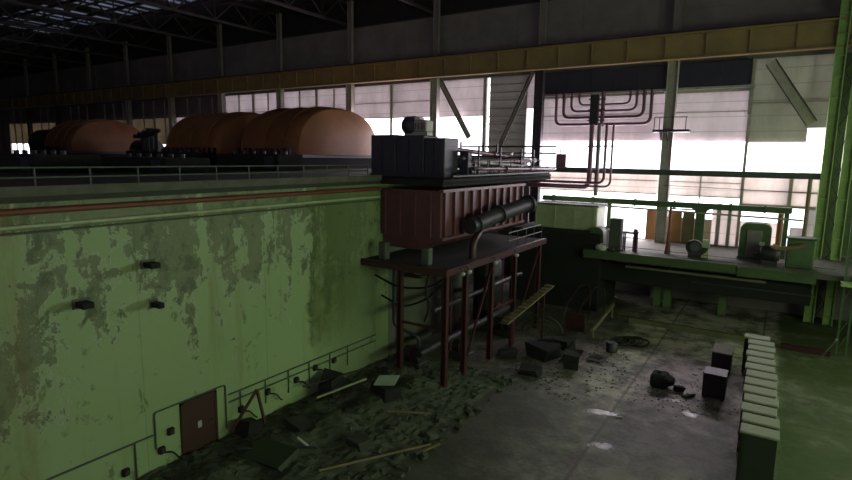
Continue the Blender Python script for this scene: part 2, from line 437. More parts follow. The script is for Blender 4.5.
# --- the window wall
COLS = [2.75-11.62*k for k in range(13)]
w = MB()
for k in range(24):      # sooty panels above the crane rail, with a joint between each two
    x1 = 16.0-6.5*k; x0 = x1-6.44
    for z0, z1 in ((20.0,21.9),(21.94,24.3),(24.34,26.6)):
        w.box(x0, x1, YW, YW+.3, z0, z1)
w.box(-140, XE, YW+.05, YW+.25, 20, 26.6)
struct('trim_4', MB().box(-140, XE, YW-.1, YW+.3, 26.62, 29.6).box(-140, XE, YW-.35, YW-.1, 26.62, 26.9), 'roof')
w.box(-140, -21, YW, YW+.3, 0, 11.3).box(-21, XE, YW, YW+.3, 0, 5.0)
w.box(-140, -136.6, YW, YW+.3, 11.3, 20)
struct('wall_back', w, 'upper_panel')
w = MB()
for k in range(9):
    w.box(2.62, 9.2, YW, YW+.3, 5+1.66*k, 6.62+1.66*k).box(9.24, XE, YW, YW+.3, 5+1.66*k, 6.62+1.66*k)
w.box(2.6, XE, YW+.04, YW+.28, 5, 20)
struct('trim_3', w, 'beam_green')

def window(n, x0, x1, panels, bars, mat='glass_panel', frame='column_pale'):
    f = MB()
    for a in bars: f.box(*a)
    wn = struct('window_%d' % n, f, frame)
    for p in panels:
        mt = p[4] if len(p) > 4 else mat
        part('glass_panel', MB().box(p[0], p[1], YW+.05, YW+.15, p[2], p[3]), mt, wn)
    return wn
def vbar(x, z0, z1, w=.16): return (x-w/2, x+w/2, YW-.12, YW+.22, z0, z1)
def hbar(x0, x1, z, h=.12): return (x0, x1, YW-.08, YW+.2, z-h/2, z+h/2)
# bay 1 (right end)
window(1, -2.6, 2.4, [(-2.6,1.35,13.55,20,'glass_green'),(1.35,2.6,14.6,20,'glass_green'),
    (-2.6,2.6,8.55,11.15,'glass_low'),(-2.6,.55,5,7.15,'glass_low'),(.95,1.9,5,6.9,'glass_panel'),(1.9,2.6,5,8.4,'glass_panel')],
    [vbar(-2.6,5,20,.22),hbar(-2.6,2.6,16.6,.07),hbar(-2.6,2.6,11.15),hbar(-2.6,2.6,8.5,.2),vbar(.7,5,11.1,.25),vbar(1.95,5,11.1,.2),hbar(-2.6,1.35,13.5,.06),hbar(-2.6,2.6,9.7,.05)])
# bay 2
window(2, -8.7, -2.7, [(-8.7,-2.7,13.6,17.9),(-8.7,-2.7,9.05,11.1,'glass_low'),(-8.7,-4.6,5,7.1,'glass_far'),(-4.6,-2.7,5,8.0,'glass_low')],
    [vbar(-5.7,8.4,11.1,.08),hbar(-8.4,-2.7,11.15),hbar(-8.4,-2.7,9.02,.08),hbar(-8.4,-2.7,17.7,.22),hbar(-8.4,-2.7,16.0,.05),hbar(-8.4,-2.7,10.2,.05),vbar(-4.1,5,8.5,.3),vbar(-3.3,5,8.5,.25)])
# bay 3
window(3, -20.4, -8.8, [(-20.4,-8.75,13.65,17.9),(-20.4,-8.75,9.1,11.1,'glass_low'),(-12.5,-11.2,7.3,8.1,'glass_low')],
    [vbar(-14.5,9,11.1,.1),hbar(-20,-9.1,11.15),hbar(-20,-9.1,9.05,.08),hbar(-20,-9.1,17.75,.22),hbar(-20,-9.1,8.1,.07),hbar(-20,-9.1,16.0,.05),hbar(-20,-9.1,10.2,.05)])
# bay 4 with horizontal boarding
window(4, -32, -20.7, [(-32.1,-26.2,16.25,20),(-25.7,-21.65,11.3,20,'glass_slats'),(-21.65,-20.4,16.8,20)],
    [vbar(-26.2,11,20,.35),vbar(-21.7,11,20,.12),hbar(-31.9,-26.3,16.25,.08)]+[(-25.7,-21.7,YW-.1,YW+.05,11.4+.78*k,11.52+.78*k) for k in range(11)])
# bay 5 and the ones running off to the left
window(5, -43, -32.4, [(-43.8,-32.1,16.3,20)], [vbar(-38.0,11,20,.3),hbar(-43.2,-32.6,16.3,.08),hbar(-43.2,-32.6,18.0,.05)])
for k in range(8):
    xr = COLS[4+k]; xl = COLS[5+k]; xm = (xl+xr)/2
    zb = (13.6,13.4,13.0,13.3,12.6,12.2,13.4,13.4)[k]
    zt = 20 if k < 2 else 17.3
    ps = [(xl,xr,zb,zt,'glass_panel' if k < 3 else 'glass_far')]
    if k >= 2: ps.append((xl,xr,zt,20,'upper_panel'))
    if k in (1,3,5): ps.append((xl,xm,11.3,zb,'glass_far'))
    window(6+k, xl, xr, ps, [vbar(xm,11,20,.3),hbar(xl,xr,zb,.1),hbar(xl,xr,17.6,.08),vbar(xm-2.9,11,20,.1),vbar(xm+2.9,11,20,.1)], frame='column_pale')

# --- steel columns
clab = ['bright green twin-legged steel column at the right end of the window wall',
 'steel wall column carrying the small hanging platform',
 'dark steel column just left of the nested pipe loops',
 'pale steel wall column behind the round motor on the control cabinets',
 'steel column rising behind right end of the nearest orange turbine housing',
 'steel column rising over the left shoulder of the nearest orange housing',
 'steel column rising over the middle orange turbine housing',
 'steel column between the middle and the farthest orange housings',
 'steel column behind the farthest orange housing',
 'dark steel column just left of the farthest orange housing',
 'second dark steel column to the left of the farthest orange housing',
 'third dark steel column to the left of the farthest orange housing']
def column(x, label, mat, z0=0.0, z1=29.4, y=50.95):
    c = thing('steel_column', label, 'column', (x, y, z0), 'steel columns along the window wall')
    zr = 22.0
    part('flange', MB().box(x-.42, x-.36, y-.3, y+.3, z0, zr), mat, c)
    part('flange', MB().box(x+.36, x+.42, y-.3, y+.3, z0, zr), mat, c)
    part('web', MB().box(x-.36, x+.36, y-.04, y+.04, z0, zr), mat, c)
    part('upper_shaft', MB().box(x-.3, x-.25, y-.1, y+.3, zr, z1).box(x+.25, x+.3, y-.1, y+.3, zr, z1).box(x-.25, x+.25, y, y+.06, zr, z1), 'upper_panel', c, 'dark upper shaft above the crane girder')
    s = MB()
    z = z0+1
    while z < zr: s.box(x-.36, x+.36, y-.26, y+.26, z-.03, z+.03); z += 1.5
    part('stiffener', s, mat, c)
    return c
for i in range(1, 12):
    mt = 'column_dark' if i in (2,) or i > 8 else 'column_pale'
    column(COLS[i]+.5, clab[i], mt, 0 if i < 3 else DECK)
# the twin-legged green column
xc, yc = 3.3, 50.0
c = thing('steel_column', clab[0], 'column', (xc, yc, 0), 'steel columns along the window wall')
for x0, x1 in ((2.4,3.06),(3.58,4.2)):
    leg = part('leg', MB().box(x0, x1, yc-.04, yc+.04, 0, 29.4).box(x0, x0+.07, yc-.35, yc+.35, 0, 29.4).box(x1-.07, x1, yc-.35, yc+.35, 0, 29.4), 'column_green', c)
    s = MB()
    for k in range(20): s.box(x0+.07, x1-.07, yc-.3, yc-.04, .6+1.45*k, .68+1.45*k)
    part('batten_plate', s, 'column_green', leg)
s = MB()
for k in range(14):
    z = .5+2*k; s.beam((3.06,yc,z), (3.58,yc,z+1), .08); s.beam((3.58,yc,z+1), (3.06,yc,z+2), .08)
part('lacing', s, 'dark_steel', c)

# --- diagonal braces in the window wall
for lab, p, q, wd, mt in (('wide pale diagonal brace right of the pale column behind the round motor',(-31.3,51.4,20),(-27.6,51.4,14.0),.55,'column_pale'),
        ('pale diagonal brace crossing the grey horizontal boarding',(-20.95,51.4,20),(-24.9,51.4,11.4),.42,'column_pale'),
        ('wide greenish diagonal brace beside the bright green column',(-1.5,51.4,19.6),(1.55,51.4,14.9),.8,'column_pale')):
    A, B = Vector(p), Vector(q); d = (B-A).normalized(); n_ = Vector((-d.z,0,d.x))
    t = thing('diagonal_brace', lab, 'brace', (q[0],q[1],q[2]), 'diagonal braces of the window wall')
    part('plate', MB().prism([A+n_*wd*.5, B+n_*wd*.5, B-n_*wd*.5, A-n_*wd*.5], (0,.05,0)), mt, t)
    for sg in (1,-1): part('edge_angle', MB().prism([A+n_*wd*.5*sg, B+n_*wd*.5*sg, B+n_*(wd*.5-.07)*sg, A+n_*(wd*.5-.07)*sg], (0,-.12,0)), 'column_dark', t)

# --- crane girder
g = thing('crane_girder', 'long dirty yellow crane girder running along the whole window wall', 'crane girder', (-62, 50.2, 20.1))
part('web', MB().box(-140, 16, 50.15, 50.3, 20.2, 22.0), 'yellow_steel', g)
part('lower_flange', MB().box(-140, 16, 49.9, 50.6, 20.1, 20.22), 'yellow_steel', g)
part('upper_flange', MB().box(-140, 16, 49.8, 50.7, 21.95, 22.1), 'yellow_steel', g)
for k in range(52): part('stiffener', MB().box(15-3*k, 15.06-3*k, 49.95, 50.15, 20.22, 21.95), 'yellow_steel', g)
part('rail', MB().box(-140, 16, 50.15, 50.3, 22.1, 22.28), 'dark_steel', g)
# dark ventilation duct under the girder
g = thing('ventilation_duct', 'dark blue grey duct along the wall under the crane girder', 'duct', (-11.2, 51.3, 17.85))
part('duct_body', MB().cham(-19.7, -2.7, 51.32, 51.95, 18.0, 19.95, .06), 'blue_steel', g)
for k in range(9): part('joint_strip', MB().box(-19.6+2.1*k, -19.5+2.1*k, 51.27, 51.32, 18.0, 20.0), 'blue_steel', g)
part('ledge', MB().box(-19.7, -2.4, 51.26, 51.95, 17.8, 17.98), 'light_steel', g)
b = MB().box(-2.74,-2.46,51.3,51.6,15.7,17.8)
solo('hanger_strut', b, 'light_steel', 'pale vertical strut hanging from the right end of the dark duct', 'strut')

# --- roof trusses and purlins
def truss(x, label):
    t = thing('roof_truss', label, 'roof truss', (x, 19, 26.7), 'sooty roof trusses')
    part('lower_chord', MB().box(x-.14, x+.14, -14, 51.8, 26.7, 26.95), 'truss', t)
    part('upper_chord', MB().box(x-.14, x+.14, -14, 51.8, 29.1, 29.4), 'truss', t)
    s = MB()
    for k in range(13):
        y = -13+5*k
        s.beam((x,y,26.9),(x,y+2.5,29.1),.14); s.beam((x,y+2.5,29.1),(x,y+5,26.9),.14); s.beam((x,y,26.9),(x,y,29.1),.1)
    part('web_member', s, 'truss', t)
tl = ['roof truss above the small hanging platform','roof truss above the nested pipe loops','roof truss above the round motor on the cabinets',
 'roof truss above the right end of the nearest orange housing','first roof truss right of the skylights','roof truss crossing the rightmost skylight',
 'roof truss between the two middle skylights','roof truss crossing the second skylight from the left','roof truss at the left end of the skylights','first roof truss left of the skylights','second roof truss left of the skylights']
for i, l in enumerate(tl): truss(COLS[i+1], l)
for i, y in enumerate((10,16,22,28,34,38.5,43,48)):
    l = ['nearest of the long roof beams under the roof','second nearest long roof beam under the roof','third nearest long roof beam under the roof','last long roof beam before the skylights',
         'long roof beam along the near edge of the skylights','long roof beam under the middle of the skylights','long roof beam along the far edge of the skylights','long roof beam nearest the window wall'][i]
    solo('roof_purlin', MB().box(-138, 15, y-.1, y+.1, 28.75, 29.08), 'truss', l, 'roof beam', 'long roof beams')
for l, (x, y, z) in {'left one of two small pendant lamps below the dark roof':(-64,33,25.5),'right one of two small pendant lamps below the dark roof':(-60.5,33.5,25.4),'small pendant lamp nearest the top edge of the window wall':(-33.2,33,26.0)}.items():
    t = thing('pendant_lamp', l, 'lamp', (x, y, z), 'unlit pendant lamps')
    part('lamp_shade', MB().tube([(x,y,z),(x,y,z+.25),(x,y,z+.45)],[.2,.15,.05],12), 'grey_steel', t)
    part('hanging_rod', MB().tube([(x,y,z+.45),(x,y,28.8)],.025,6), 'truss', t)

# ------------------------------------------------------------------ the deck: three turbine housings
def housing(x0, x1, label, ya=33.0, yb=43.0, zt=16.2):
    cx = (x0+x1)/2; cy = (ya+yb)/2; r = (yb-ya)/2; zb = 12.0; h = zt-zb
    t = thing('turbine_housing', label, 'turbine', (cx, cy, DECK), 'orange turbine housings on the deck')
    def fn(u, v):
        x = x0+(x1-x0)*u; a = PI*v
        e = min(u, 1-u)*(x1-x0)
        k = 1-.05*max(0, 1-e/.8)**2
        ca = math.cos(a); sa = math.sin(a)
        px = math.copysign(abs(ca)**.8, ca)
        return Vector((x, cy-px*r*k, zb+(abs(sa)**.85)*h*k))
    part('hood', MB().grid(fn, 24, 28), 'orange', t)
    for end, sx in ((x1, 1), (x0, -1)):
        def fe(u, v, end=end, sx=sx):
            a = PI*v; q = u
            ca = math.cos(a); sa = math.sin(a)
            px = math.copysign(abs(ca)**.8, ca)
            return Vector((end+sx*.8*(1-q**3), cy-px*r*.95*q, zb+(abs(sa)**.85)*h*.95*q))
        part('end_cover', MB().grid(fe, 8, 28), 'orange', t)
    fl = MB().box(x0-.4, x1+.4, ya-.35, yb+.35, 11.75, 12.0)
    n = int((x1-x0)/.7)
    for k in range(n): fl.box(x0+.3+.7*k, x0+.42+.7*k, ya-.3, ya-.02, 12.0, 12.5)
    part('split_flange', fl, 'dark_steel', t)
    part('base', MB().box(x0-.2, x1+.2, ya-.1, yb+.1, DECK, 11.75), 'black', t)
    s = MB()
    for k in range(3):
        xx = x0+(x1-x0)*(.2+.3*k)
        pts = []
        for j in range(29):
            p = fn((xx-x0)/(x1-x0), j/28); c = Vector((xx, cy, zb)); pts.append(c+(p-c)*1.012)
        s.tube(pts, .07, 6)
    part('hoop', s, 'orange', t)
    part('access_hatch', MB().cham(x1-2.6, x1-1.6, ya-.18, ya+.5, 12.3, 13.2, .05), 'orange', t)
housing(-41.0, -33.8, 'nearest orange turbine housing, rounded hood right beside the control cabinets', yb=44.2)
housing(-52.2, -43.8, 'middle orange turbine housing, partly hidden by the nearest one', zt=16.0)
housing(-78.0, -71.2, 'farthest orange turbine housing on the left, smallest in view', zt=15.9)
# bearing pedestals and machinery between the housings
def pedestal(x, y, label, h=1.6, w=1.6):
    t = thing('bearing_pedestal', label, 'machine', (x, y, DECK))
    part('base', MB().cham(x-w, x+w, y-1.5, y+1.5, DECK, DECK+h*.6, .06), 'dark_steel', t)
    part('bearing_cap', MB().tube([(x-w*.8,y,DECK+h*.6),(x+w*.8,y,DECK+h*.6)], h*.55, 16), 'dark_steel', t)
    s = MB()
    for k in range(4): s.tube([(x-w*.6+w*.4*k,y-1.2,DECK+h*.6),(x-w*.6+w*.4*k,y-1.2,DECK+h*.6+.5)], .08, 6)
    part('bolt', s, 'dark_steel', t)
    return t
pedestal(-57.5, 38, 'dark bearing pedestal between the middle and the farthest housings', 1.9, 1.6)
pedestal(-63.5, 38, 'dark exciter machine right of the farthest orange housing', 2.3, 2.0)
pedestal(-42.4, 38, 'dark bearing pedestal between the nearest and middle orange housings', 1.4, .45)
pedestal(-86, 38, 'dark machine left of the farthest orange housing', 3.6, 4.0)
t = thing('pipe_bundle', 'dark bundle of pipes rising between middle and farthest orange housings', 'pipes', (-56, 34, DECK))
for k in range(4):
    x = -57.5+.8*k
    part('pipe', MB().tube(bend([(x,34,DECK),(x,34,13.6+.2*k),(x+.8,34,13.6+.2*k),(x+.8,32.6,13.6+.2*k)],.4),.22,8), 'dark_steel', t)
# low dark machines in front of the housings
k = 0
for lab, x0, x1, y0, y1, h in (
 ('long low dark machine casing at far left behind the railing',-40,-33,13.5,17,1.0),
 ('low dark machine casing behind the railing, second from the left',-37,-30,19,22,.9),
 ('low dark machine casing in front of the middle orange housing',-47,-40,27,30,1.25),
 ('low dark machine casing in front of the nearest orange housing',-37.5,-30.5,28,30.5,1.2)):
    t = thing('machine_casing', lab, 'machine', ((x0+x1)/2,(y0+y1)/2,DECK), 'low dark machine casings on the deck')
    part('body', MB().cham(x0,x1,y0,y1,DECK,DECK+h,.08), 'black', t)
    for q in range(6):
        xx = x0+.6+(x1-x0-1.2)*q/5; part('cover_cap', MB().tube([(xx,(y0+y1)/2,DECK+h),(xx,(y0+y1)/2,DECK+h+.22)],.16,8), 'dark_steel', t)
    part('inspection_door', MB().box(x1-1.4,x1-.5,y0-.04,y0,DECK+.15,DECK+h-.15), 'blue_steel', t)
# railing along the deck edge
def railing(name, label, x, y0, y1, z, mat, step=1.6, h=1.0, rails=(.45,.72), group=None):
    t = thing(name, label, 'railing', (x,(y0+y1)/2,z), group)
    n = int((y1-y0)/step)
    for k in range(n+1):
        y = y0+(y1-y0)*k/n; part('post', MB().tube([(x,y,z),(x,y,z+rails[-1]+.02)],.03,6), mat, t)
    for r in rails: part('rail', MB().tube([(x,y0,z+r),(x,y1,z+r)],.035,6), mat, t)
    return t
railing('deck_railing', 'grey two-bar railing along the deck edge above the peeling wall', -19.3, 3, 24.2, DECK, 'grey_steel', 1.6, rails=(.38,.68))

# --- control cabinets, round motor
def control_cabinet(x0, x1, y0, y1, z1, label):
    t = thing('control_cabinet', label, 'cabinet', ((x0+x1)/2,(y0+y1)/2,DECK), 'dark control cabinets on the deck')
    part('body', MB().cham(x0,x1,y0,y1,DECK,z1,.05), 'blue_steel', t)
    xm = (x0+x1)/2
    for a, b2 in ((x0+.12,xm-.04),(xm+.04,x1-.12)):
        d = part('door', MB().box(a,b2,y0-.05,y0,DECK+.2,z1-.25), 'blue_steel', t)
        v = MB()
        for q in range(4): v.box(a+.15,b2-.15,y0-.075,y0-.05,z1-.9+.12*q,z1-.86+.12*q)
        part('vent_slot', v, 'dark_steel', d)
        part('handle', MB().box(b2-.16,b2-.1,y0-.12,y0-.05,DECK+1.0,DECK+1.3), 'dark_steel', d)
    part('plinth', MB().box(x0-.04,x1+.04,y0-.06,y1,DECK,DECK+.14), 'dark_steel', t)
    return t
control_cabinet(-21.3,-19.45,27,28.6,13.25,'left one of the three dark control cabinets below the round motor')
control_cabinet(-19.4,-17.45,27,28.6,13.2,'middle one of the three dark control cabinets, the round motor on top')
control_cabinet(-17.4,-16.05,27,28.6,13.05,'right one of the three dark control cabinets, at its end the bright window')
t = thing('blower_motor', 'round dark motor with a pale boxy end, on top of the control cabinets', 'motor', (-18.4,27.8,13.2))
part('motor_drum', MB().tube([(-19.3,27.8,13.8),(-19.15,27.8,13.8),(-18.6,27.8,13.8),(-18.45,27.8,13.8)],[.42,.56,.56,.4],18), 'blue_steel', t)
part('frame_box', MB().cham(-18.45,-17.55,27.4,28.2,13.42,14.1,.06), 'light_steel', t)
s = MB()
for q in range(4): s.box(-18.35+.22*q,-18.25+.22*q,27.36,27.4,13.55,13.95)
part('grille', s, 'purple_steel', t)
part('foot', MB().box(-19.15,-17.55,27.5,28.1,13.2,13.42), 'light_steel', t)
part('top_cap', MB().cham(-18.5,-18.1,27.55,28.05,14.1,14.28,.03), 'white', t)

# --- red ribbed box hung on the block
t = thing('ribbed_red_box', 'big ribbed dark red steel box hung on the wall above the platform', 'steel box', (-17,30.5,7.55), None)
part('body', MB().box(-18.98,-15.05,25,36,7.62,10.2), 'box_red', t)
s = MB()
for k in range(11): s.box(-15.05,-14.88,25.25+1.04*k,25.4+1.04*k,7.7,10.1)
part('rib', s, 'box_red', t)
for z in (7.55,10.12): part('edge_strip', MB().box(-15.1,-14.84,24.95,36.05,z,z+.16), 'box_red', t)
s = MB()
for k in range(4): s.box(-18.7+1.0*k,-18.58+1.0*k,24.88,25,7.7,10.1)
part('side_rib', s, 'box_red', t)
part('sloped_bottom', MB().prism([(-18.98,25.2,7.62),(-15.2,25.2,7.62),(-16.4,25.2,6.9),(-18.98,25.2,6.9)],(0,10.4,0)), 'box_red', t)
# large round duct beside it
t = thing('round_duct', 'thick dark round duct poking out past the ribbed red box', 'duct', (-13.9,30.5,8.4))
pts = [(-14.3,27.6,8.25),(-14.0,30,8.65),(-13.5,33.3,9.1)]
part('duct_tube', MB().tube([(-14.34,27.0,8.2)]+pts,.46,18), 'dark_steel', t)
s = MB()
for i, p in enumerate(pts):
    a = Vector(p); d = Vector((.12,1,.14)).normalized()*.06
    s.tube([a-d,a+d],.56,18)
part('collar', s, 'dark_steel', t)
part('end_ring', MB().tube([(-13.52,33.2,9.09),(-13.48,33.42,9.12)],[.58,.58],20), 'blue_steel', t)
# pipework over the red box
def run(name, label, pts, r, mat, br=.4, flanges=(), cat='pipe', group=None, n=10):
    P = bend(pts, br) if len(pts) > 2 else pts
    if not flanges: return solo(name, MB().tube(P, r, n), mat, label, cat, group)
    lo = Vector(min(pts, key=lambda q: q[2]))
    t = thing(name, label, cat, lo, group)
    part('pipe_run', MB().tube(P, r, n), mat, t)
    for p, d in flanges:
        a = Vector(p); d = Vector(d).normalized()*.06
        part('flange', MB().tube([a-d,a+d], r*1.6, 12), mat, t)
    return t
gp = 'pipes over the red box'
run('steam_pipe','pale pipe, the brightest one lying over the red box',[(-15.6,28.8,11.75),(-15.3,36.5,11.45)],.11,'light_steel',group=gp)
run('steam_pipe','violet pipe, the highest one over the red box',[(-16.6,29,12.45),(-16.2,40,11.9),(-19,46,11.9)],.14,'purple_steel',flanges=(((-16.4,34,12.2),(0,1,-.05)),),group=gp)
run('steam_pipe','violet pipe, just under the brightest pipe over the red box',[(-15.1,29,11.35),(-14.9,42,11.2),(-17.5,47,11.2)],.12,'purple_steel',flanges=(((-15,33,11.3),(0,1,0)),((-15,37,11.25),(0,1,0))),group=gp)
run('steam_pipe','dark pipe, the lowest one along the upper edge of the red box',[(-14.95,26,10.95),(-14.95,40.5,10.95)],.1,'dark_steel',group=gp)
run('steam_pipe','dark pipe, second highest over the red box',[(-17.4,29,12.0),(-17.0,43,11.9)],.16,'dark_steel',group=gp)
railing('deck_railing','dark railing along the deck edge above the red box', -15.0, 28.7, 40.5, DECK, 'dark_steel', 1.5, rails=(.55,1.05))
t = thing('pipe_rack', 'dense dark rack of stacked pipes between the hand-wheel valves over the red box', 'pipe rack', (-17,35,DECK))
rr = random.Random(11)
for k in range(9):
    xx = -17.9+.3*k; zz = DECK+.25+.33*(k % 3)+rr.uniform(0,.1); yb = 39+rr.uniform(-2,2)
    part('pipe', MB().tube(bend([(xx,29.2,zz),(xx,yb,zz),(xx-1.2,yb+1.0,zz)],.5),rr.choice((.07,.1,.13)),8), rr.choice(('purple_steel','dark_steel','dark_steel','light_steel')), t)
for y in (29.6,32.6,36,38.2):
    part('post', MB().box(-18.2,-18.1,y,y+.1,DECK,13.0), 'dark_steel', t); part('post', MB().box(-15.3,-15.2,y,y+.1,DECK,12.6), 'dark_steel', t)
    part('cross_bar', MB().box(-18.2,-15.2,y,y+.1,12.0,12.1), 'dark_steel', t)
run('header_pipe','thick dark header pipe lying at the near side over the red box',[(-15.55,28.9,11.15),(-15.45,40,11.15)],.27,'dark_steel',flanges=(((-15.5,31.6,11.15),(0,1,0)),((-15.5,35.4,11.15),(0,1,0))),n=14)
run('header_pipe','thick violet header pipe behind the pipe rack over the red box',[(-18.0,29,11.7),(-17.8,42,11.7)],.24,'purple_steel',flanges=(((-17.9,33.6,11.7),(0,1,0)),),n=14)
for lab, z, q in (('dark pipe clipped to the deck edge over the red box, the upper one',10.74,.09),('dark pipe clipped to the deck edge over the red box, the lower one',10.5,.07)):
    run('edge_pipe',lab,[(-14.78,24.7,z),(-14.78,40.6,z)],q,'black')
for lab, x, y, w, h in (('dark valve chest right of the control cabinets, the tall one',-15.75,29.0,.55,1.5),('dark valve chest right of the control cabinets, the low one',-16.9,29.2,.6,1.0)):
    t = thing('valve_chest', lab, 'box', (x,y,DECK), 'valve chests right of the control cabinets')
    part('chest', MB().cham(x-w/2,x+w/2,y-.25,y+.25,DECK,DECK+h,.04), 'blue_steel', t)
    part('lid', MB().cham(x-w/2-.03,x+w/2+.03,y-.28,y+.28,DECK+h,DECK+h+.06,.02), 'dark_steel', t)
    part('dial', MB().tube([(x,y-.25,DECK+h*.75),(x,y-.29,DECK+h*.75)],.1,12), 'light_steel', t)
for lab, x, y, h in (('dark pump casing over the red box, nearest to the control cabinets',-16.0,30.2,.95),('dark pump casing over the red box, halfway to the windows',-15.7,33.4,.8),('dark pump casing over the red box, closest to the windows',-15.8,37.4,1.0)):
    t = thing('pump_casing', lab, 'pump', (x,y,DECK), 'pump casings over the red box')
    part('casing', MB().tube([(x-.35,y,DECK+h*.55),(x+.35,y,DECK+h*.55)],h*.42,14), 'dark_steel', t)
    part('foot', MB().box(x-.4,x+.4,y-.3,y+.3,DECK,DECK+.2), 'dark_steel', t)
    part('nozzle', MB().tube([(x,y,DECK+h*.9),(x,y,DECK+h*1.25)],[.12,.2],10), 'dark_steel', t)
for lab, x, y, r, h in (('tall dark vessel in the gloom under the platform, the nearer one',-17.4,31,.9,5.6),('tall dark vessel in the gloom under the platform, the farther one',-17.0,35,1.0,5.2)):
    t = thing('vessel', lab, 'vessel', (x,y,0), 'dark vessels under the platform')
    part('shell', MB().tube([(x,y,.3),(x,y,.5),(x,y,h-.5),(x,y,h-.15),(x,y,h)],[r*.7,r,r,r*.75,r*.2],18), 'dark_steel', t)
    for a in (0,2.1,4.2): part('leg', MB().box(x+r*.7*math.cos(a)-.07,x+r*.7*math.cos(a)+.07,y+r*.7*math.sin(a)-.07,y+r*.7*math.sin(a)+.07,0,.6), 'dark_steel', t)
    part('manway', MB().tube([(x+r*.9,y-.3,1.6),(x+r+.18,y-.35,1.6)],.32,12), 'purple_steel', t)
for lab, x, y in (('dark hand-wheel valve over the middle of the red box',-15.4,31.4),('dark hand-wheel valve over the far end of the red box',-15.4,35.2),('dark hand-wheel valve nearest the bright windows, past the red box',-15.6,39.4)):
    t = thing('gate_valve', lab, 'valve', (x,y,DECK), 'hand-wheel valves over the red box')
    part('valve_body', MB().tube([(x,y,DECK),(x,y,DECK+.25),(x,y,DECK+.5),(x,y,DECK+.65)],[.14,.28,.26,.12],12), 'dark_steel', t)
    part('spindle', MB().tube([(x,y,DECK+.65),(x,y,DECK+1.1)],.05,8), 'dark_steel', t)
    ring = [(x+.3*math.cos(q*PI/8),y+.3*math.sin(q*PI/8),DECK+1.05) for q in range(17)]
    part('hand_wheel', MB().tube(ring,.035,6,False).beam((x-.3,y,DECK+1.05),(x+.3,y,DECK+1.05),.04).beam((x,y-.3,DECK+1.05),(x,y+.3,DECK+1.05),.04), 'purple_steel', t)
t = thing('cable_drum', 'small dark drum with a white can beside it, in front of the boarding', 'drum', (-20.2,44,DECK))
part('drum', MB().tube([(-20.2,44,DECK),(-20.2,44,12.15)],.42,14), 'dark_steel', t)
part('lid', MB().tube([(-20.2,44,12.15),(-20.2,44,12.25)],.46,14), 'dark_steel', t)
t = thing('white_can', 'white can beside the small dark drum in front of the boarding', 'can', (-19.5,43.6,DECK))
part('can_body', MB().tube([(-19.5,43.6,DECK),(-19.5,43.6,12.35)],.24,14), 'white', t)
part('rim', MB().tube([(-19.5,43.6,12.35),(-19.5,43.6,12.42)],.27,14), 'light_steel', t)
for l, z in (('upper of two thin dark bars crossing the grey boarding',13.05),('lower of two thin dark bars crossing the grey boarding',12.45)):
    solo('guard_bar', MB().tube([(-27,48.5,z),(-17.2,48.5,z)],.07,8), 'dark_steel', l, 'bar', 'guard bars in front of the boarding')

# ------------------------------------------------------------------ red trestle platform below the box
PZ = 6.4
t = thing('steel_platform', 'dark platform with a red edge beam below the ribbed box', 'platform', (-16,29.7,0))
part('deck_plate', MB().box(-18.95,-13.6,23.3,36.9,PZ-.08,PZ), 'black', t)
part('edge_beam', MB().box(-13.72,-13.5,23.14,37.0,PZ-.32,PZ+.04), 'red_steel', t)
part('edge_beam', MB().box(-18.95,-13.6,23.16,23.36,PZ-.32,PZ+.04), 'red_steel', t)
for y in (25.2,28,31,34): part('cross_beam', MB().box(-18.9,-13.7,y-.09,y+.09,PZ-.32,PZ-.08), 'red_steel', t)
for x, y in ((-13.8,23.6),(-13.8,25.7),(-13.8,28.9),(-13.8,32.2),(-13.8,36.4),(-16.6,23.6),(-16.6,28.9),(-16.6,36.4)):
    part('leg', MB().box(x-.14,x-.1,y-.14,y+.14,0,PZ-.3).box(x+.1,x+.14,y-.14,y+.14,0,PZ-.3).box(x-.1,x+.1,y-.02,y+.02,0,PZ-.3), 'red_steel', t)
for p, q in (((-13.8,25.7,.4),(-13.8,28.9,5.8)),((-13.8,28.9,3.0),(-13.8,32.2,3.0)),((-13.8,32.2,.4),(-13.8,36.4,5.8)),((-16.6,23.6,3.2),(-13.8,23.6,3.2))):
    part('brace', MB().beam(p,q,.12), 'red_steel', t)
# handrails, boxes and pipes between platform and red box
for lab, x, y, w, h in (('small grey switch box standing on the platform, nearest to the wall',-18.0,24.0,.5,.95),('small grey switch box standing on the platform beside its front edge',-15.2,24.0,.45,.9)):
    b = thing('switch_box', lab, 'box', (x,y,PZ), 'switch boxes on the platform')
    part('case', MB().cham(x-w/2,x+w/2,y-.2,y+.2,PZ,PZ+h,.03), 'grey_steel', b)
    part('door', MB().box(x-w/2+.05,x+w/2-.05,y-.23,y-.2,PZ+.06,PZ+h-.06), 'grey_steel', b)
run('elbow_pipe','dark red elbow pipe rising from the platform to the round duct',[(-14.2,27.2,PZ),(-14.2,27.2,7.3),(-14.3,28.2,7.8)],.2,'red_steel',.5)
railing('platform_railing','dark railing on the far part of the platform below the round duct', -13.75, 31, 36.6, PZ+.04, 'dark_steel', 1.2, rails=(.5,1.0))
for lab, y in (('pale insulator under the platform edge, nearest to the camera',24.5),('pale insulator under the platform edge, second nearest',25.2),('pale insulator under the platform edge, third nearest',28.4),('pale insulator under the platform edge, farthest away',31.4)):
    t = thing('insulator', lab, 'insulator', (-13.35,y,PZ-.45), 'pale insulators under the platform edge')
    part('disc_stack', MB().tube([(-13.35,y,PZ-.45),(-13.35,y,PZ-.38),(-13.35,y,PZ-.3),(-13.35,y,PZ-.25)],[.1,.16,.16,.08],10), 'light_steel', t)
    part('hook', MB().tube([(-13.35,y,PZ-.25),(-13.35,y,PZ-.1),(-13.5,y,PZ-.05)],.03,6), 'dark_steel', t)
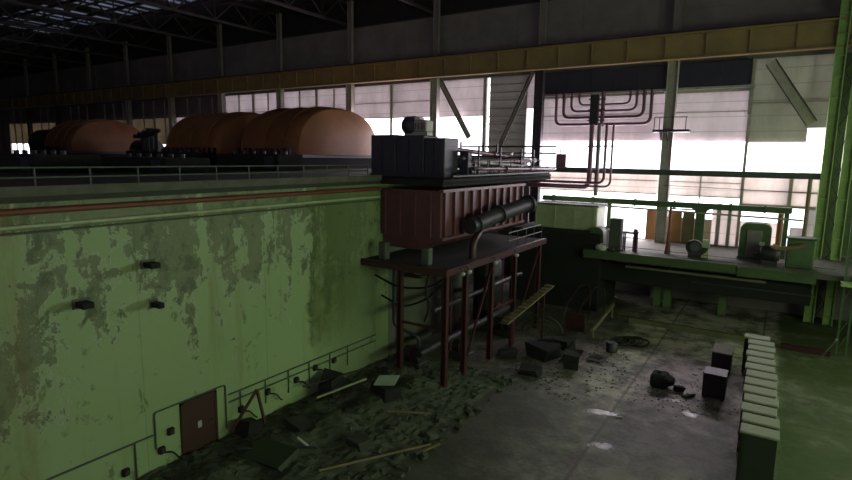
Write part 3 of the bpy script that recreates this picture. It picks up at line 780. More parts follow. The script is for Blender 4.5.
# bundle of cables under the platform
for lab, p in (('black cable sagging from platform to the wall, the upper one',[(-18.9,24.4,5.3),(-17,24,4.9),(-15,23.8,5.2),(-13.9,23.6,5.9)]),
               ('black cable sagging from platform to the wall, the lower one',[(-18.9,25,4.0),(-17,24.4,3.7),(-15.2,24,4.5),(-14,23.7,5.6)]),
               ('black hose hanging down in front of the first red leg',[(-14.6,23.2,6.1),(-14.7,23.1,5.2),(-14.4,23.1,4.4),(-14.8,23.2,3.6)])):
    solo('cable', MB().tube(bend(p,.8),.06,6), 'black', lab, 'cable', 'cables under the platform')
for lab, pts, r in (('dark red pipe rising along the wall under the platform',[(-18.6,26.6,0),(-18.6,26.6,5.0),(-17.2,26.6,5.0),(-17.2,30,5.0)],.12),
    ('dark pipe running level under the platform between the legs',[(-15.6,24.0,1.4),(-15.6,36,1.4)],.2),
    ('dark pipe running level under the platform, the upper one',[(-14.9,24.2,3.9),(-14.9,36,3.9)],.14),
    ('dark pipe bending down under the near end of the platform',[(-17.6,24.4,6.0),(-17.6,24.4,2.6),(-16.2,24.9,2.0),(-16.2,24.9,0)],.1)):
    run('lower_pipe', lab, pts, r, 'red_steel' if 'red' in lab else 'dark_steel', .35)
for lab, x, y, w, h in (('dark pump block on the floor under the platform, nearest to the camera',-16.6,25.0,1.3,1.4),('dark pump block on the floor under the platform, in the middle',-15.2,28.0,1.2,1.2),('dark pump block on the floor under the platform, farthest from the camera',-15.0,33.6,1.4,1.3)):
    t = thing('pump_block', lab, 'pump', (x,y,0), 'dark pump blocks under the platform')
    part('base', MB().cham(x-w/2,x+w/2,y-.5,y+.5,0,h*.4,.05), 'dark_steel', t)
    part('casing', MB().tube([(x-w*.4,y,h*.65),(x+w*.4,y,h*.65)],h*.33,14), 'dark_steel', t)
    part('flange', MB().tube([(x-w*.02,y,h*.65),(x+w*.06,y,h*.65)],h*.4,14), 'red_steel', t)
# inclined tray and stair behind the trestle
t = thing('inclined_tray', 'tan ribbed tray sloping up beside the trestle legs', 'tray', (-12.6,31,2.0))
A, B = Vector((-13.2,29.6,2.15)), Vector((-12.2,34.6,3.7))
part('tray', MB().beam(A,B,.55,.08), 'wood', t)
for k in range(12):
    c = A.lerp(B,(k+.5)/12); part('rung', MB().box(c.x-.28,c.x+.28,c.y-.04,c.y+.04,c.z+.03,c.z+.1), 'wood', t)
for u in (.15,.85):
    c = A.lerp(B,u); part('support', MB().box(c.x-.06,c.x+.06,c.y-.06,c.y+.06,0,c.z-.03), 'red_steel', t)

# ------------------------------------------------------------------ things on the peeling wall
FX = -19.0
run('wall_pipe','dark red pipe running high along the peeling green wall',[(FX+.16,-13,10.2),(FX+.16,24.8,10.2)],.1,'rust_pipe',n=12)
run('wall_pipe','thin pale green pipe below the dark red pipe on the peeling wall',[(FX+.1,-13,9.74),(FX+.1,24.8,9.74)],.06,'pale_green',n=8)
run('wall_pipe','thinnest pipe, directly under the pale green one on the peeling wall',[(FX+.08,-13,9.55),(FX+.08,24.8,9.55)],.035,'concrete',n=8)
for lab, y, z, w in (('black stub bracket on peeling wall, the highest one',11.2,8.0,.34),('black stub bracket on peeling wall, the leftmost one',8.85,7.05,.34),('black stub bracket on the peeling wall, lower right of the leftmost one',11.3,6.5,.2)):
    t = thing('wall_bracket', lab, 'bracket', (FX,y,z-.1), 'black stub brackets on the peeling wall')
    part('stub', MB().box(FX,FX+.55,y-w*.75,y+w*.25,z-.09,z+.1), 'black', t)
    part('mounting_plate', MB().box(FX,FX+.04,y-w,y+w*.6,z-.16,z+.18), 'grey_steel', t)
# oxide red door with a little white plate
d = struct('door_1', MB().box(FX,FX+.07,12.15,13.6,.05,2.2), 'red_door')
part('door_frame', MB().box(FX,FX+.1,12.05,12.15,0,2.3).box(FX,FX+.1,13.6,13.7,0,2.3).box(FX,FX+.1,12.05,13.7,2.2,2.3), 'red_door', d)
part('plate', MB().box(FX+.07,FX+.09,12.78,12.95,1.0,1.28), 'light_steel', d)
part('handle', MB().tube([(FX+.07,13.4,1.1),(FX+.16,13.4,1.1),(FX+.16,13.25,1.1)],.02,6), 'dark_steel', d)
# conduits low on the wall
def conduit(label, pts, r=.035): return solo('conduit', MB().tube(bend(pts,.12,3), r, 6), 'grey_steel', label, 'conduit', 'conduits low on the peeling wall')
x = FX+.06
conduit('conduit sloping low on the wall left of the oxide red door',[(x,3,1.6),(x,10.9,1.5)])
conduit('conduit looping over the top of the oxide red door',[(x,11.0,.9),(x,11.0,2.35),(x,14.15,2.35),(x,14.15,.4)])
conduit('upper long conduit right of the oxide red door',[(x,14.3,1.85),(x,24.5,1.75)])
conduit('lower long conduit right of the oxide red door',[(x,14.3,1.5),(x,24.5,1.4)])
conduit('short conduit looping from the left conduit down to the floor',[(x,10.2,1.5),(x,10.2,.1)])
for k, y in enumerate((14.9,16.3,17.7,19.1,20.6,22.0)):
    conduit('vertical conduit drop, number %s from the oxide red door' % ('one','two','three','four','five','six')[k],[(x,y,1.85),(x,y,.7)],.03)
for lab, y, z, q in (('black socket box left of the oxide red door, the lowest one',9.8,.55,0),('black socket box left of the oxide red door, the middle one',11.2,.75,1),('black socket box left of the oxide red door, the one nearest it',11.6,1.35,0),
    ('black socket box with a hanging cable, first to the right of the door',14.9,.95,1),('black socket box with a hanging cable, second to the right of the door',16.4,1.2,1),('black socket box with a hanging cable, third to the right of the door',18.2,1.15,1),('black socket box with a hanging cable, fourth to the right of the door',19.5,1.35,1),('small black socket box farthest right on the low wall',20.9,1.3,0)):
    t = thing('socket_box', lab, 'socket box', (FX,y,z), 'black socket boxes low on the peeling wall')
    part('case', MB().cham(FX,FX+.16,y-.13,y+.13,z-.12,z+.16,.03), 'black', t)
    part('cover', MB().tube([(FX+.16,y,z+.02),(FX+.2,y,z+.02)],.09,10), 'dark_steel', t)
    if q: part('cable', MB().tube(bend([(FX+.12,y+.1,z-.1),(FX+.2,y+.35,z-.15),(FX+.22,y+.6,z-.5),(FX+.2,y+.75,z-.62)],.2,3),.035,6), 'black', t)

# ------------------------------------------------------------------ mezzanine under the windows
MZ = 4.98
struct('floor_mezzanine', MB().box(-12.6,XE,42.8,YW,4.6,MZ-.04), 'concrete')
for lab, x0, x1, dz in (('green edge beam of the gallery, the long left length',-12.5,-2.05,0),('green edge beam of the gallery, the short right length',-1.95,2.5,-.12)):
    t = thing('edge_beam', lab, 'beam', ((x0+x1)/2,42.6,4.4), 'green edge beams of the gallery')
    part('web', MB().box(x0,x1,42.66,42.78,4.42+dz,MZ+dz), 'beam_green', t)
    part('flange', MB().box(x0,x1,42.5,42.8,MZ-.03+dz,MZ+.04+dz), 'beam_green', t)
    part('flange', MB().box(x0,x1,42.5,42.8,4.4+dz,4.46+dz), 'beam_green', t)
t = thing('cable_tray', 'narrow olive cable tray hanging below the green gallery edge', 'cable tray', (-4.8,42.9,3.9))
part('tray', MB().box(-9.3,-.2,42.75,43.05,3.92,4.08), 'kerb', t)
for xx in (-9,-6.2,-3.4,-.5): part('hanger', MB().box(xx-.03,xx+.03,42.9,42.95,4.05,4.6), 'dark_steel', t)
t = thing('lower_duct', 'dark duct hanging in the shadow below the gallery', 'duct', (-4.5,44.3,2.5))
part('duct_body', MB().cham(-12,2.4,43.8,44.9,2.55,3.9,.06), 'black', t)
for xx in (-11,-6.5,-2,2): part('hanger', MB().box(xx-.05,xx+.05,44.3,44.4,3.9,4.6), 'dark_steel', t)
part('rim', MB().box(-4.8,2.4,43.7,43.8,3.2,3.3), 'dark_steel', t)
for lab, xx in (('pale green pillar under the gallery, left one of the close pair',-7.75),('pale green pillar under the gallery, right one of the close pair',-6.95),('pale green pillar under the gallery, the single one to the right',-2.95)):
    t = thing('pillar', lab, 'pillar', (xx,48,0), 'pale green pillars under the gallery')
    part('shaft', MB().cham(xx-.29,xx+.29,47.7,48.3,.12,4.6,.03), 'pillar', t)
    part('foot', MB().box(xx-.36,xx+.36,47.62,48.38,0,.12), 'concrete', t)
solo('concrete_kerb', MB().box(-8.6,.9,41.8,42.15,0,.34), 'kerb', 'long olive kerb on the floor in front of the gallery', 'kerb')
solo('concrete_kerb', MB().box(1.0,3.6,41.5,41.8,0,.34), 'red_steel', 'short reddish kerb at the right, past the cabinet row', 'kerb')
# plinth and pale green tank at the left end
struct('trim_2', MB().box(-18.9,-11.4,43.2,49,0,6.2), 'black')
t = thing('sheet_tank', 'large pale green sheet-metal tank at the left end of the gallery', 'tank', (-14.5,45,6.2))
part('body', MB().cham(-17.2,-12.0,44,46.5,6.3,8.25,.08), 'pale_green', t)
s = MB()
for k in range(4): s.box(-17.1+1.6*k,-17.0+1.6*k,43.94,44.02,6.32,8.2)
part('seam', s, 'pale_green', t)
part('rim', MB().box(-17.3,-11.9,43.9,46.6,8.25,8.36), 'grey_steel', t)
part('base_frame', MB().box(-17.3,-11.9,43.9,46.6,6.2,6.32), 'dark_steel', t)
t = thing('machine_guard', 'green curved machine guard right of the pale green tank', 'machine', (-11.8,44.2,MZ-.04))
arc = [(-12.4,43.6,MZ-.04)]+[(-11.85-.55*math.cos(q*PI/8),43.6,6.2+.5*math.sin(q*PI/8)) for q in range(9)]+[(-11.3,43.6,MZ-.04)]
part('hood', MB().prism(arc,(0,1.0,0)), 'green_steel', t)
part('hub', MB().tube([(-11.85,43.6,5.8),(-11.85,43.45,5.8)],.25,12), 'dark_steel', t)
# cabinet, desk frame on the gallery
t = thing('tall_cabinet', 'tall dark green cabinet standing at the bright lower window', 'cabinet', (-10.5,44.2,MZ-.04))
part('body', MB().cham(-10.95,-10.05,43.9,44.6,MZ,7.45,.04), 'grey_steel', t)
part('door', MB().box(-10.88,-10.12,43.85,43.9,MZ+.15,7.3), 'grey_steel', t)
part('plinth', MB().box(-11.0,-10.0,43.85,44.65,MZ-.04,MZ+.06), 'dark_steel', t)
t = thing('work_frame', 'small dark open frame stand right of the tall cabinet', 'stand', (-9.4,44.2,MZ-.04))
part('top', MB().box(-9.95,-8.85,43.9,44.6,6.35,6.5), 'dark_steel', t)
for xx in (-9.9,-9.0):
    for yy in (43.95,44.5): part('leg', MB().box(xx,xx+.1,yy,yy+.08,MZ-.04,6.35), 'dark_steel', t)
part('upright_panel', MB().box(-9.15,-8.85,43.95,44.1,MZ,6.75), 'purple_steel', t)
solo('white_bundle', MB().ball((-11.3,43.1,MZ+.26),.34,12,(1.25,.8,.85),.12), 'white', 'crumpled white bundle lying on gallery edge beside the tall cabinet', 'bundle')
solo('scrap_lump', MB().ball((-10.6,43.2,MZ+.1),.22,8,(1.6,.8,.7),.2), 'dark_steel', 'flat dark scrap lump right of the crumpled white bundle', 'scrap')
t = thing('red_standpipe', 'thin red standpipe rising from the gallery floor', 'pipe', (-6.8,45,MZ-.04))
part('pipe', MB().tube([(-6.8,45,MZ),(-6.8,45,8.5)],.09,10), 'rust_pipe', t)
part('foot', MB().tube([(-6.8,45,MZ-.04),(-6.8,45,5.3),(-6.8,45,6.6)],[.24,.2,.1],12), 'rust_pipe', t)
part('arm', MB().tube([(-6.8,45,8.4),(-5.2,45,8.4)],.05,8), 'dark_steel', t)
for lab, x0, x1, z0, z1, mt in (('orange-brown board left of the grey column, on the lower window',-9.75,-8.9,5.0,7.7,'wood_orange'),
    ('orange-brown board right of the red standpipe, on the lower window',-8.0,-6.9,5.0,7.7,'wood_orange'),
    ('tan board standing between red standpipe and green post',-6.8,-5.9,5.0,7.7,'wood')):
    solo('board', MB().box(x0,x1,51.72,51.88,z0,z1), mt, lab, 'board', 'boards at the lower window')
# green gantry beam with post
t = thing('pipe_gantry', 'long green beam on a rounded post across the lower windows', 'gantry', (-8,47.9,MZ-.04))
part('beam', MB().cham(-18,.9,47.7,48.15,8.28,8.72,.06), 'green_steel', t)
def post_poly(xx, w, z0, z1, r):
    L = [(xx-w,47.75,z0)]+[(xx-w-r+r*math.cos(a*PI/12),47.75,z1-r+r*math.sin(a*PI/12)) for a in range(7)]
    Rr = [(xx+w+r-r*math.cos(a*PI/12),47.75,z1-r+r*math.sin(a*PI/12)) for a in range(6,-1,-1)]+[(xx+w,47.75,z0)]
    return L+Rr
part('post', MB().prism(post_poly(-5.05,.32,MZ-.04,8.3,.5),(0,.35,0)), 'green_steel', t)
part('post', MB().box(-12.2,-11.9,47.75,48.1,MZ-.04,8.3), 'green_steel', t)
part('post', MB().box(.45,.75,47.75,48.1,MZ-.04,8.3), 'green_steel', t)
for xx in (-17,-13.5,-10,-7,-3,-.8): part('clamp', MB().box(xx-.06,xx+.06,47.62,48.22,8.22,8.8), 'green_steel', t)
run('gallery_pipe','long thin pale pipe just below the green gantry beam',[(-13.4,47.4,8.12),(1.6,47.4,7.9)],.07,'light_steel')
# arched green machine with grey inset
t = thing('arched_machine', 'green arched machine housing with a grey front panel', 'machine', (-1.15,46,MZ-.04))
arc = [(-2.15,45.6,MZ-.04)]+[(-1.6-.55*math.cos(a*PI/12),45.6,7.15+.5*math.sin(a*PI/12)) for a in range(7)]+[(-.75+.55*math.sin(a*PI/12),45.6,7.15+.5*math.cos(a*PI/12)) for a in range(7)]+[(-.2,45.6,MZ-.04)]
part('housing', MB().prism(arc,(0,1.2,0)), 'green_steel', t)
part('front_panel', MB().cham(-1.7,-.75,45.5,45.6,5.2,7.15,.02), 'column_grey', t)
part('rim', MB().box(-2.2,-.15,45.52,45.6,MZ,5.2), 'dark_steel', t)
t = thing('dark_motor', 'dark motor with a pale cap in front of the arched machine', 'motor', (-.2,44.4,MZ-.04))
part('drum', MB().tube([(-.75,44.4,5.75),(-.6,44.4,5.75),(.25,44.4,5.75),(.4,44.4,5.75)],[.4,.58,.58,.42],16), 'dark_steel', t)
part('shaft_guard', MB().tube([(-1.2,44.4,5.75),(-.75,44.4,5.75)],.2,12), 'dark_steel', t)
part('foot', MB().box(-.65,.3,44.0,44.8,MZ-.04,5.3), 'dark_steel', t)
part('cap', MB().cham(-.85,-.55,44.15,44.5,6.25,6.5,.03), 'light_steel', t)
s = MB()
for k in range(8): s.tube([(-.55+.1*k,44.4,5.75),(-.52+.1*k,44.4,5.75)],.62,16)
part('cooling_fin', s, 'dark_steel', t)
t = thing('scroll_fan', 'dark scroll fan in front of the rounded green post', 'fan', (-4.8,44.6,MZ-.04))
sp = []
for k in range(25):
    a = 2*PI*k/24; r = .42+.018*k
    sp.append((-4.85+r*math.cos(a),44.4,5.75+r*math.sin(a)*.9))
part('scroll', MB().prism(sp,(0,.5,0)), 'dark_steel', t)
part('inlet', MB().tube([(-4.85,44.4,5.75),(-4.85,44.28,5.75)],[.3,.36],14), 'grey_steel', t)
part('outlet', MB().box(-4.4,-3.95,44.42,44.88,MZ,6.3), 'pale_green', t)
part('foot', MB().box(-5.3,-4.4,44.35,44.95,MZ-.04,5.3), 'dark_steel', t)
P = bend([(-.1,43.8,6.35),(.3,43.8,6.2),(1.1,43.8,6.35),(1.8,43.8,6.6)],.4)
solo('bent_pipe', MB().tube(P,[.2 if i<3 else .15 for i in range(len(P))],10), 'wood', 'pale tan bent pipe right of the dark motor', 'pipe')
t = thing('green_casing', 'low green machine casing beside the bright green column', 'machine', (1.4,44.6,MZ-.04))
part('body', MB().cham(.75,2.35,44.2,45.4,MZ-.04,6.9,.08), 'green_steel', t)
part('lid', MB().cham(.7,2.4,44.15,45.45,6.9,7.0,.03), 'green_steel', t)
part('front_door', MB().box(1.0,2.1,44.15,44.2,5.15,6.6), 'green_steel', t)
run('riser_pipe','tan vertical pipe left of the bright green column',[(1.75,48.6,MZ),(1.75,48.6,10.8)],.1,'wood')
run('riser_pipe','brown vertical pipe right of the arched machine',[(.25,48.7,MZ),(.25,48.7,8.2)],.2,'wood_orange')
# long gallery rail at eye height
t = thing('gallery_beam', 'long grey green horizontal beam crossing the bright windows', 'beam', (-9,50,10.75))
part('beam', MB().box(-21.5,2.4,49.9,50.02,10.8,11.18), 'grey_steel', t)
part('flange', MB().box(-21.5,2.4,49.75,50.15,11.16,11.22), 'grey_steel', t)
part('flange', MB().box(-21.5,2.4,49.75,50.15,10.76,10.82), 'grey_steel', t)
for xx in (-19.9,-8.25): part('bracket', MB().box(xx-.12,xx+.12,50.15,50.64,10.8,11.15), 'grey_steel', t)
solo('gallery_beam', MB().box(4.22,XE,49.85,50.15,10.78,11.15), 'column_green', 'short green beam carrying on right of the bright green column', 'beam')
t = thing('meter_box', 'small reddish box standing on the long horizontal beam, against the window', 'box', (-17.15,50,11.22))
part('case', MB().cham(-17.65,-16.7,49.75,50.3,11.24,12.35,.05), 'purple_steel', t)
part('lid', MB().box(-17.7,-16.65,49.7,50.35,12.35,12.42), 'blue_steel', t)
part('spout', MB().tube([(-17.35,50,12.42),(-17.35,50,12.85)],.06,8), 'dark_steel', t)
# nested pipe loops
ul = ['outermost of the nested violet pipe loops under the dark duct','second from outside of the nested violet pipe loops','third from outside of the nested violet pipe loops','innermost of the nested violet pipe loops']
for k, (xa, xb, z, r) in enumerate(((-18.0,-9.75,15.05,.13),(-17.3,-10.35,15.65,.14),(-16.6,-10.95,16.2,.11),(-15.9,-11.5,16.75,.09))):
    t = thing('pipe_loop', ul[k], 'pipe', (-14,50.2,z-.2), 'nested violet pipe loops')
    part('pipe', MB().tube(bend([(xa,50.2,17.85),(xa,50.2,z),(xb,50.2,z),(xb,50.2,17.85)],.65,8),r,10), 'purple_steel', t)
    for xx in (xa,xb): part('collar', MB().tube([(xx,50.2,17.4),(xx,50.2,17.5)],r*1.6,10), 'purple_steel', t)
t = thing('pipe_manifold', 'dark upright manifold in the middle of the nested pipe loops', 'manifold', (-14.1,49.85,14.8))
part('body', MB().cham(-14.75,-14.0,49.6,49.98,14.9,17.6,.06), 'dark_steel', t)
part('riser', MB().tube([(-13.65,49.75,14.8),(-13.65,49.75,17.8)],.17,10), 'purple_steel', t)
for z in (15.3,16.2,17.1): part('clamp', MB().box(-14.85,-13.4,49.55,49.62,z,z+.12), 'dark_steel', t)
for lab, xx, zz, xe, r, mt in (('vertical violet pipe below the loops, leftmost of four',-14.35,9.55,-20,.22,'purple_steel'),
    ('vertical grey pipe below the loops, second of four',-13.7,9.2,None,.18,'column_grey'),
    ('vertical violet pipe below the loops, third of four',-12.95,9.95,-20.3,.12,'purple_steel'),
    ('vertical violet pipe below the loops, rightmost and thinnest of four',-12.3,9.65,-17.8,.09,'purple_steel')):
    ry = {-14.35:49.32,-13.7:49.3,-12.95:48.85,-12.3:48.5}[xx]
    pts = [(xx,ry,15.0),(xx,ry,zz)]+([(xe,ry,zz)] if xe else [])
    if xe is None: pts = [(xx,ry,15.0),(xx,ry,8.8)]
    run('riser_pipe',lab,pts,r,mt,.6,flanges=(((xx,ry,13.1),(0,0,1)),),group='vertical pipes below the nested loops')
# small hanging platform
t = thing('hanging_platform', 'small dark platform bracketed to the wall column', 'platform', (-8.05,50,14.3))
part('plate', MB().box(-9.4,-6.6,49.6,50.64,14.3,14.5), 'blue_steel', t)
for xx in (-9.3,-8.9,-6.9): part('post', MB().tube([(xx,49.65,14.5),(xx,49.65,15.5)],.035,6), 'dark_steel', t)
part('rail', MB().tube([(-9.3,49.65,15.5),(-6.8,49.65,15.5)],.03,6), 'dark_steel', t)
part('bracket', MB().prism([(-8.9,50.6,14.3),(-8.9,49.8,14.3),(-8.9,50.6,13.6)],(.1,0,0)).prism([(-8.4,50.6,14.3),(-8.4,49.8,14.3),(-8.4,50.6,13.6)],(.1,0,0)), 'blue_steel', t)
solo('tie_rod', MB().tube([(-8.3,50.4,9.9),(2.4,50.4,9.7)],.025,6), 'dark_steel', 'thin dark tie rod crossing the pale panels below the long beam', 'rod')
solo('tie_rod', MB().tube([(-12.5,42.4,5.6),(3.4,42.4,5.4)],.02,6), 'dark_steel', 'thin dark wire stretched along the gallery edge', 'wire')
# nearer dark steel at the far right
t = thing('lattice_post', 'dark green lattice post at the right edge of the picture', 'post', (4.25,42.5,0))
for xx in (3.95,4.45): part('chord', MB().box(xx-.06,xx+.06,42.4,42.55,0,22), 'green_steel', t)
s = MB()
for k in range(20): s.beam((3.95,42.47,.3+1.05*k),(4.45,42.47,1.35+1.05*k),.06)
part('lattice', s, 'green_steel', t)
solo('gallery_shelf', MB().box(3.7,9,41.6,42.4,4.5,4.72), 'column_green', 'bright green shelf edge at the right border behind the lattice post', 'shelf')
solo('leaning_pole', MB().tube([(3.1,41.0,.04),(3.55,38.6,.04+1.9)],.05,8), 'light_steel', 'thin pale pole leaning at the right beyond the cabinet row', 'pole')

# ------------------------------------------------------------------ floor: cabinet row and loose things
n = 13; y0 = 22.2; pitch = 13.7/13
ords = ['nearest','second nearest','third nearest','fourth nearest','fifth nearest','sixth nearest','seventh','eighth','ninth','fourth from the far end','third from the far end','second from the far end','farthest']
src = None
def make_cab():
    t = thing('switchgear_cabinet', 'x', 'cabinet', (.2,y0+.5,0), 'switchgear cabinets in a row on the floor')
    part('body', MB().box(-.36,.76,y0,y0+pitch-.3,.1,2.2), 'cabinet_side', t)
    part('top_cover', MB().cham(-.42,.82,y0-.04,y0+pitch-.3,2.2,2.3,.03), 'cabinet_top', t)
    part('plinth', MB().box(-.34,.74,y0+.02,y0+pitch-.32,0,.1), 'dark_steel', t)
    d = part('door', MB().box(-.39,-.36,y0+.06,y0+pitch-.36,.18,2.1), 'cabinet_gap', t)
    part('handle', MB().box(-.43,-.39,y0+.1,y0+.14,1.1,1.35), 'light_steel', d)
    part('side_panel', MB().box(-.28,.68,y0-.02,y0,.2,2.1), 'cabinet_side', t)
    return t
src = make_cab()
for k in range(n):
    lab = 'green switchgear cabinet in the floor row, %s%s' % (ords[k], '' if 'end' in ords[k] else (' to the camera' if 'nearest' in ords[k] else (' from the camera' if k in (6,7,8) else '')))
    if k == 0: src['label'] = lab
    else:
        dx = -.025*k + (.0,.02,-.05,.03,-.02,.0,.04,-.03,.02,-.04,.03,0,-.2)[k]
        copy_tree(src, (dx, pitch*k, 0), label=lab)
# two free-standing boxes
for lab, x0, x1, ya, yb, h in (('nearer one of the two dark metal boxes left of the cabinet row',-2.42,-1.38,30.4,31.5,1.3),('farther one of the two dark metal boxes left of the cabinet row, pale lid',-2.38,-1.42,34.2,36.1,1.3)):
    t = thing('metal_box', lab, 'box', ((x0+x1)/2,(ya+yb)/2,0), 'dark metal boxes left of the cabinet row')
    part('body', MB().cham(x0,x1,ya,yb,.06,h-.06,.03), 'cabinet_gap', t)
    part('lid', MB().cham(x0-.03,x1+.03,ya-.03,yb+.03,h-.06,h,.02), 'concrete_pale' if ya > 33 else 'dark_steel', t)
    part('skid', MB().box(x0+.05,x0+.2,ya,yb,0,.06).box(x1-.2,x1-.05,ya,yb,0,.06), 'dark_steel', t)
# wrecked motor with bits around it
t = thing('wrecked_motor', 'dark wrecked motor lying on the open floor', 'motor', (-4.4,30.6,0))
part('body', MB().cham(-4.9,-4.05,30.1,31.1,.0,.75,.12), 'black', t)
part('end_bell', MB().tube([(-4.05,30.6,.42),(-3.75,30.6,.4)],[.36,.2],12), 'dark_steel', t)
part('lug', MB().box(-4.6,-4.4,30.5,30.7,.75,.9), 'dark_steel', t)
for lab, p, s3 in (('dark scrap block right of the wrecked motor',(-3.5,30.5,0),(.6,.5,.35)),('pale broken block in front of the wrecked motor',(-4.1,29.6,0),(.3,.25,.15)),('long flat scrap piece right of the wrecked motor',(-2.95,30.0,0),(1.0,.35,.12)),
    ('pale chip on the bright patch of floor, the right one of two',(-2.95,34.6,0),(.22,.2,.06)),('pale chip on the bright patch of floor, the left one of two',(-3.1,33.4,0),(.28,.22,.06)),('white scrap by the puddle left of the nearer metal box',(-2.55,28.4,0),(.5,.4,.05)),('flat pale scrap in the middle of the open floor',(-5.4,25.6,0),(.5,.2,.05))):
    solo('scrap_piece', MB().chunk(Vector(p),*s3,random.uniform(0,3)), 'light_steel' if 'pale' in lab or 'white' in lab else 'black', lab, 'scrap')
# tangle of black hose
def coil(cx, cy, r, turns, z, wob, seed):
    rnd = random.Random(seed); P = []
    for k in range(int(turns*16)):
        a = 2*PI*k/16; rr = r*(1+.18*math.sin(a*.37+seed))
        P.append((cx+rr*math.cos(a)+wob*math.sin(a*.21+seed), cy+rr*1.2*math.sin(a)+wob*math.cos(a*.17), z+.05+.18*abs(math.sin(a*.5+seed))+.02*k/16))
    return P
for lab, a in (('tangled black hose coil on the floor, the left one near the tan rail',(-7.7,36.6,.55,3,0,.25,1)),('tangled black hose coil on the floor, the right one near the tan rail',(-6.9,37.0,.5,3,0,.3,4)),):
    solo('hose_coil', MB().tube(coil(*a),.06,6), 'black', lab, 'hose', 'tangled hose coils')
solo('paint_drum', MB().tube([(-8.0,34.6,0),(-8.0,34.6,.55),(-8.0,34.6,.6)],[.35,.35,.3],14), 'dark_steel', 'small dark drum in front of the tangled hose coils', 'drum')
gh = [ (-13.6+.5*k, 35.2+.35*k, .06) for k in range(4)]
for k, lab in enumerate(('green hose arch in the dark corner, the smallest','green hose arch in the dark corner, the middle one','green hose arch in the dark corner, the largest')):
    r = .7+.4*k; P = [(-12.9+r*math.cos(a*PI/10)-.3, 35.6+.5*math.cos(a*PI/10), .05+r*.8*math.sin(a*PI/10)) for a in range(11)]
    solo('hose_arch', MB().tube(P,.05,8), 'cabinet_side', lab, 'hose', 'green hose arches')
# stair rails, tan rail, red panel
for k, (lab, x) in enumerate((('red-brown inverted-U handrail, the left one of the pair',-12.4),('red-brown inverted-U handrail, the right one of the pair',-11.3))):
    solo('handrail', MB().tube(bend([(x-.2,38.6,.0),(x-.2,39.4,1.2),(x-.1,42.4,2.2),(x+.7,42.4,2.2),(x+.7,42.4,0)],.3),.045,8), 'red_steel', lab, 'handrail', 'inverted-U handrails')
solo('sloping_rail', MB().beam((-9.8,36.4,.55),(-9.95,42.6,1.0),.16,.28).box(-9.86,-9.74,36.6,36.72,0,.5).box(-9.98,-9.86,42.2,42.32,0,.9), 'wood', 'tan rail sloping up the floor edge beside the handrails', 'rail')
solo('steel_plate', MB().cham(-11.9,-10.6,37.4,37.6,0,1.3,.03), 'red_steel', 'dark red steel plate standing upright below the handrails', 'plate')
# dark scrap heap in the middle
sp = [('black machine carcass in the scrap heap, the largest piece',(-11.3,31.2),(2.0,1.6,1.2)),('black cube-like scrap in the scrap heap, right of the carcass',(-9.3,30.6),(1.0,1.2,1.1)),('bent black sheet at the front of the scrap heap',(-10.9,28.2),(1.4,.9,.5)),('low dark scrap lying left in the scrap heap',(-13.0,30.0),(1.3,1.0,.5)),('dark scrap block at the back of the scrap heap',(-10.6,33.4),(1.6,1.0,.8)),('dark scrap lump between the scrap heap and the open floor',(-8.3,32.5),(1.1,.6,.35))]
for lab, (x, y), s3 in sp:
    t = thing('scrap_machine', lab, 'scrap', (x,y,0), 'scrap heap beside the trestle')
    part('carcass', MB().chunk(Vector((x,y,0)),*s3,random.uniform(-.5,.5)), 'black', t)
    part('bent_sheet', MB().add([(x-.6,y-.5,s3[2]*.3),(x+.5,y-.6,s3[2]*.5),(x+.6,y+.3,s3[2]*.95),(x-.4,y+.4,s3[2]*.8)],[(0,1,2,3)]).add([(x-.6,y-.5,s3[2]*.3-.03),(x+.5,y-.6,s3[2]*.5-.03),(x+.6,y+.3,s3[2]*.95-.03),(x-.4,y+.4,s3[2]*.8-.03)],[(3,2,1,0)]), 'dark_steel', t)
# rubble along the foot of the wall: an uncountable bed of lumps with separate big things on it
hm = MB()
rnd = random.Random(3)
def hgt(x, y):
    w_ = math.exp(-((x+15.6)/2.0)**2)*min(1, max(0, (-11.4-x)/1.5)); return (.04+.62*w_)*(.6+.4*math.sin(x*1.7+y*.9)*math.cos(y*1.3-x))*max(0,min(1,(27-y)/3))
hm.grid(lambda u, v: Vector((-18.85+7.5*u, 4+23*v, hgt(-18.85+7.5*u,4+23*v)+rnd.uniform(0,.14)*(1 if u<.95 else 0))), 44, 110, False)
for k in range(900):
    x = -18.6+7.6*rnd.random()**1.4; y = rnd.uniform(5,27); q = rnd.uniform(.08,.32)
    hm.chunk(Vector((x,y,max(0,hgt(x,y)-.03))), q*1.5, q, q*.7, rnd.uniform(0,3))
solo('rubble', hm, 'rubble', 'bed of dark broken rubble along the foot of the peeling wall', 'rubble', kind='stuff')
hb = MB()
for k in range(500):
    x = rnd.uniform(-14,-6.5); y = rnd.uniform(26,37); q = rnd.uniform(.03,.11)
    if abs(x+10.5)+abs(y-31)*.6 > 5.5: continue
    hb.chunk(Vector((x,y,0)), q*1.6, q, q*.6, rnd.uniform(0,3))
for k in range(220):
    x = rnd.gauss(-4.0,1.4); y = rnd.gauss(30,1.2); q = rnd.uniform(.02,.07)
    hb.chunk(Vector((x,y,0)), q*1.6, q, q*.6, rnd.uniform(0,3))
solo('loose_grit', hb, 'concrete', 'scattered small grit and chips on the open floor', 'grit', kind='stuff')
def lump(lab, x, y, s3, mat='concrete_dk'):
    solo('concrete_block', MB().chunk(Vector((x,y,hgt(x,y)-.02)),*s3,rnd.uniform(-.6,.6)), mat, lab, 'block', 'broken blocks in the rubble')
lump('black broken block under the pale sheet',-15.2,20.4,(1.6,1.2,.75),'black')
lump('dark broken block against the wall right of the socket boxes',-18.0,19.6,(1.1,1.4,1.3),'black')
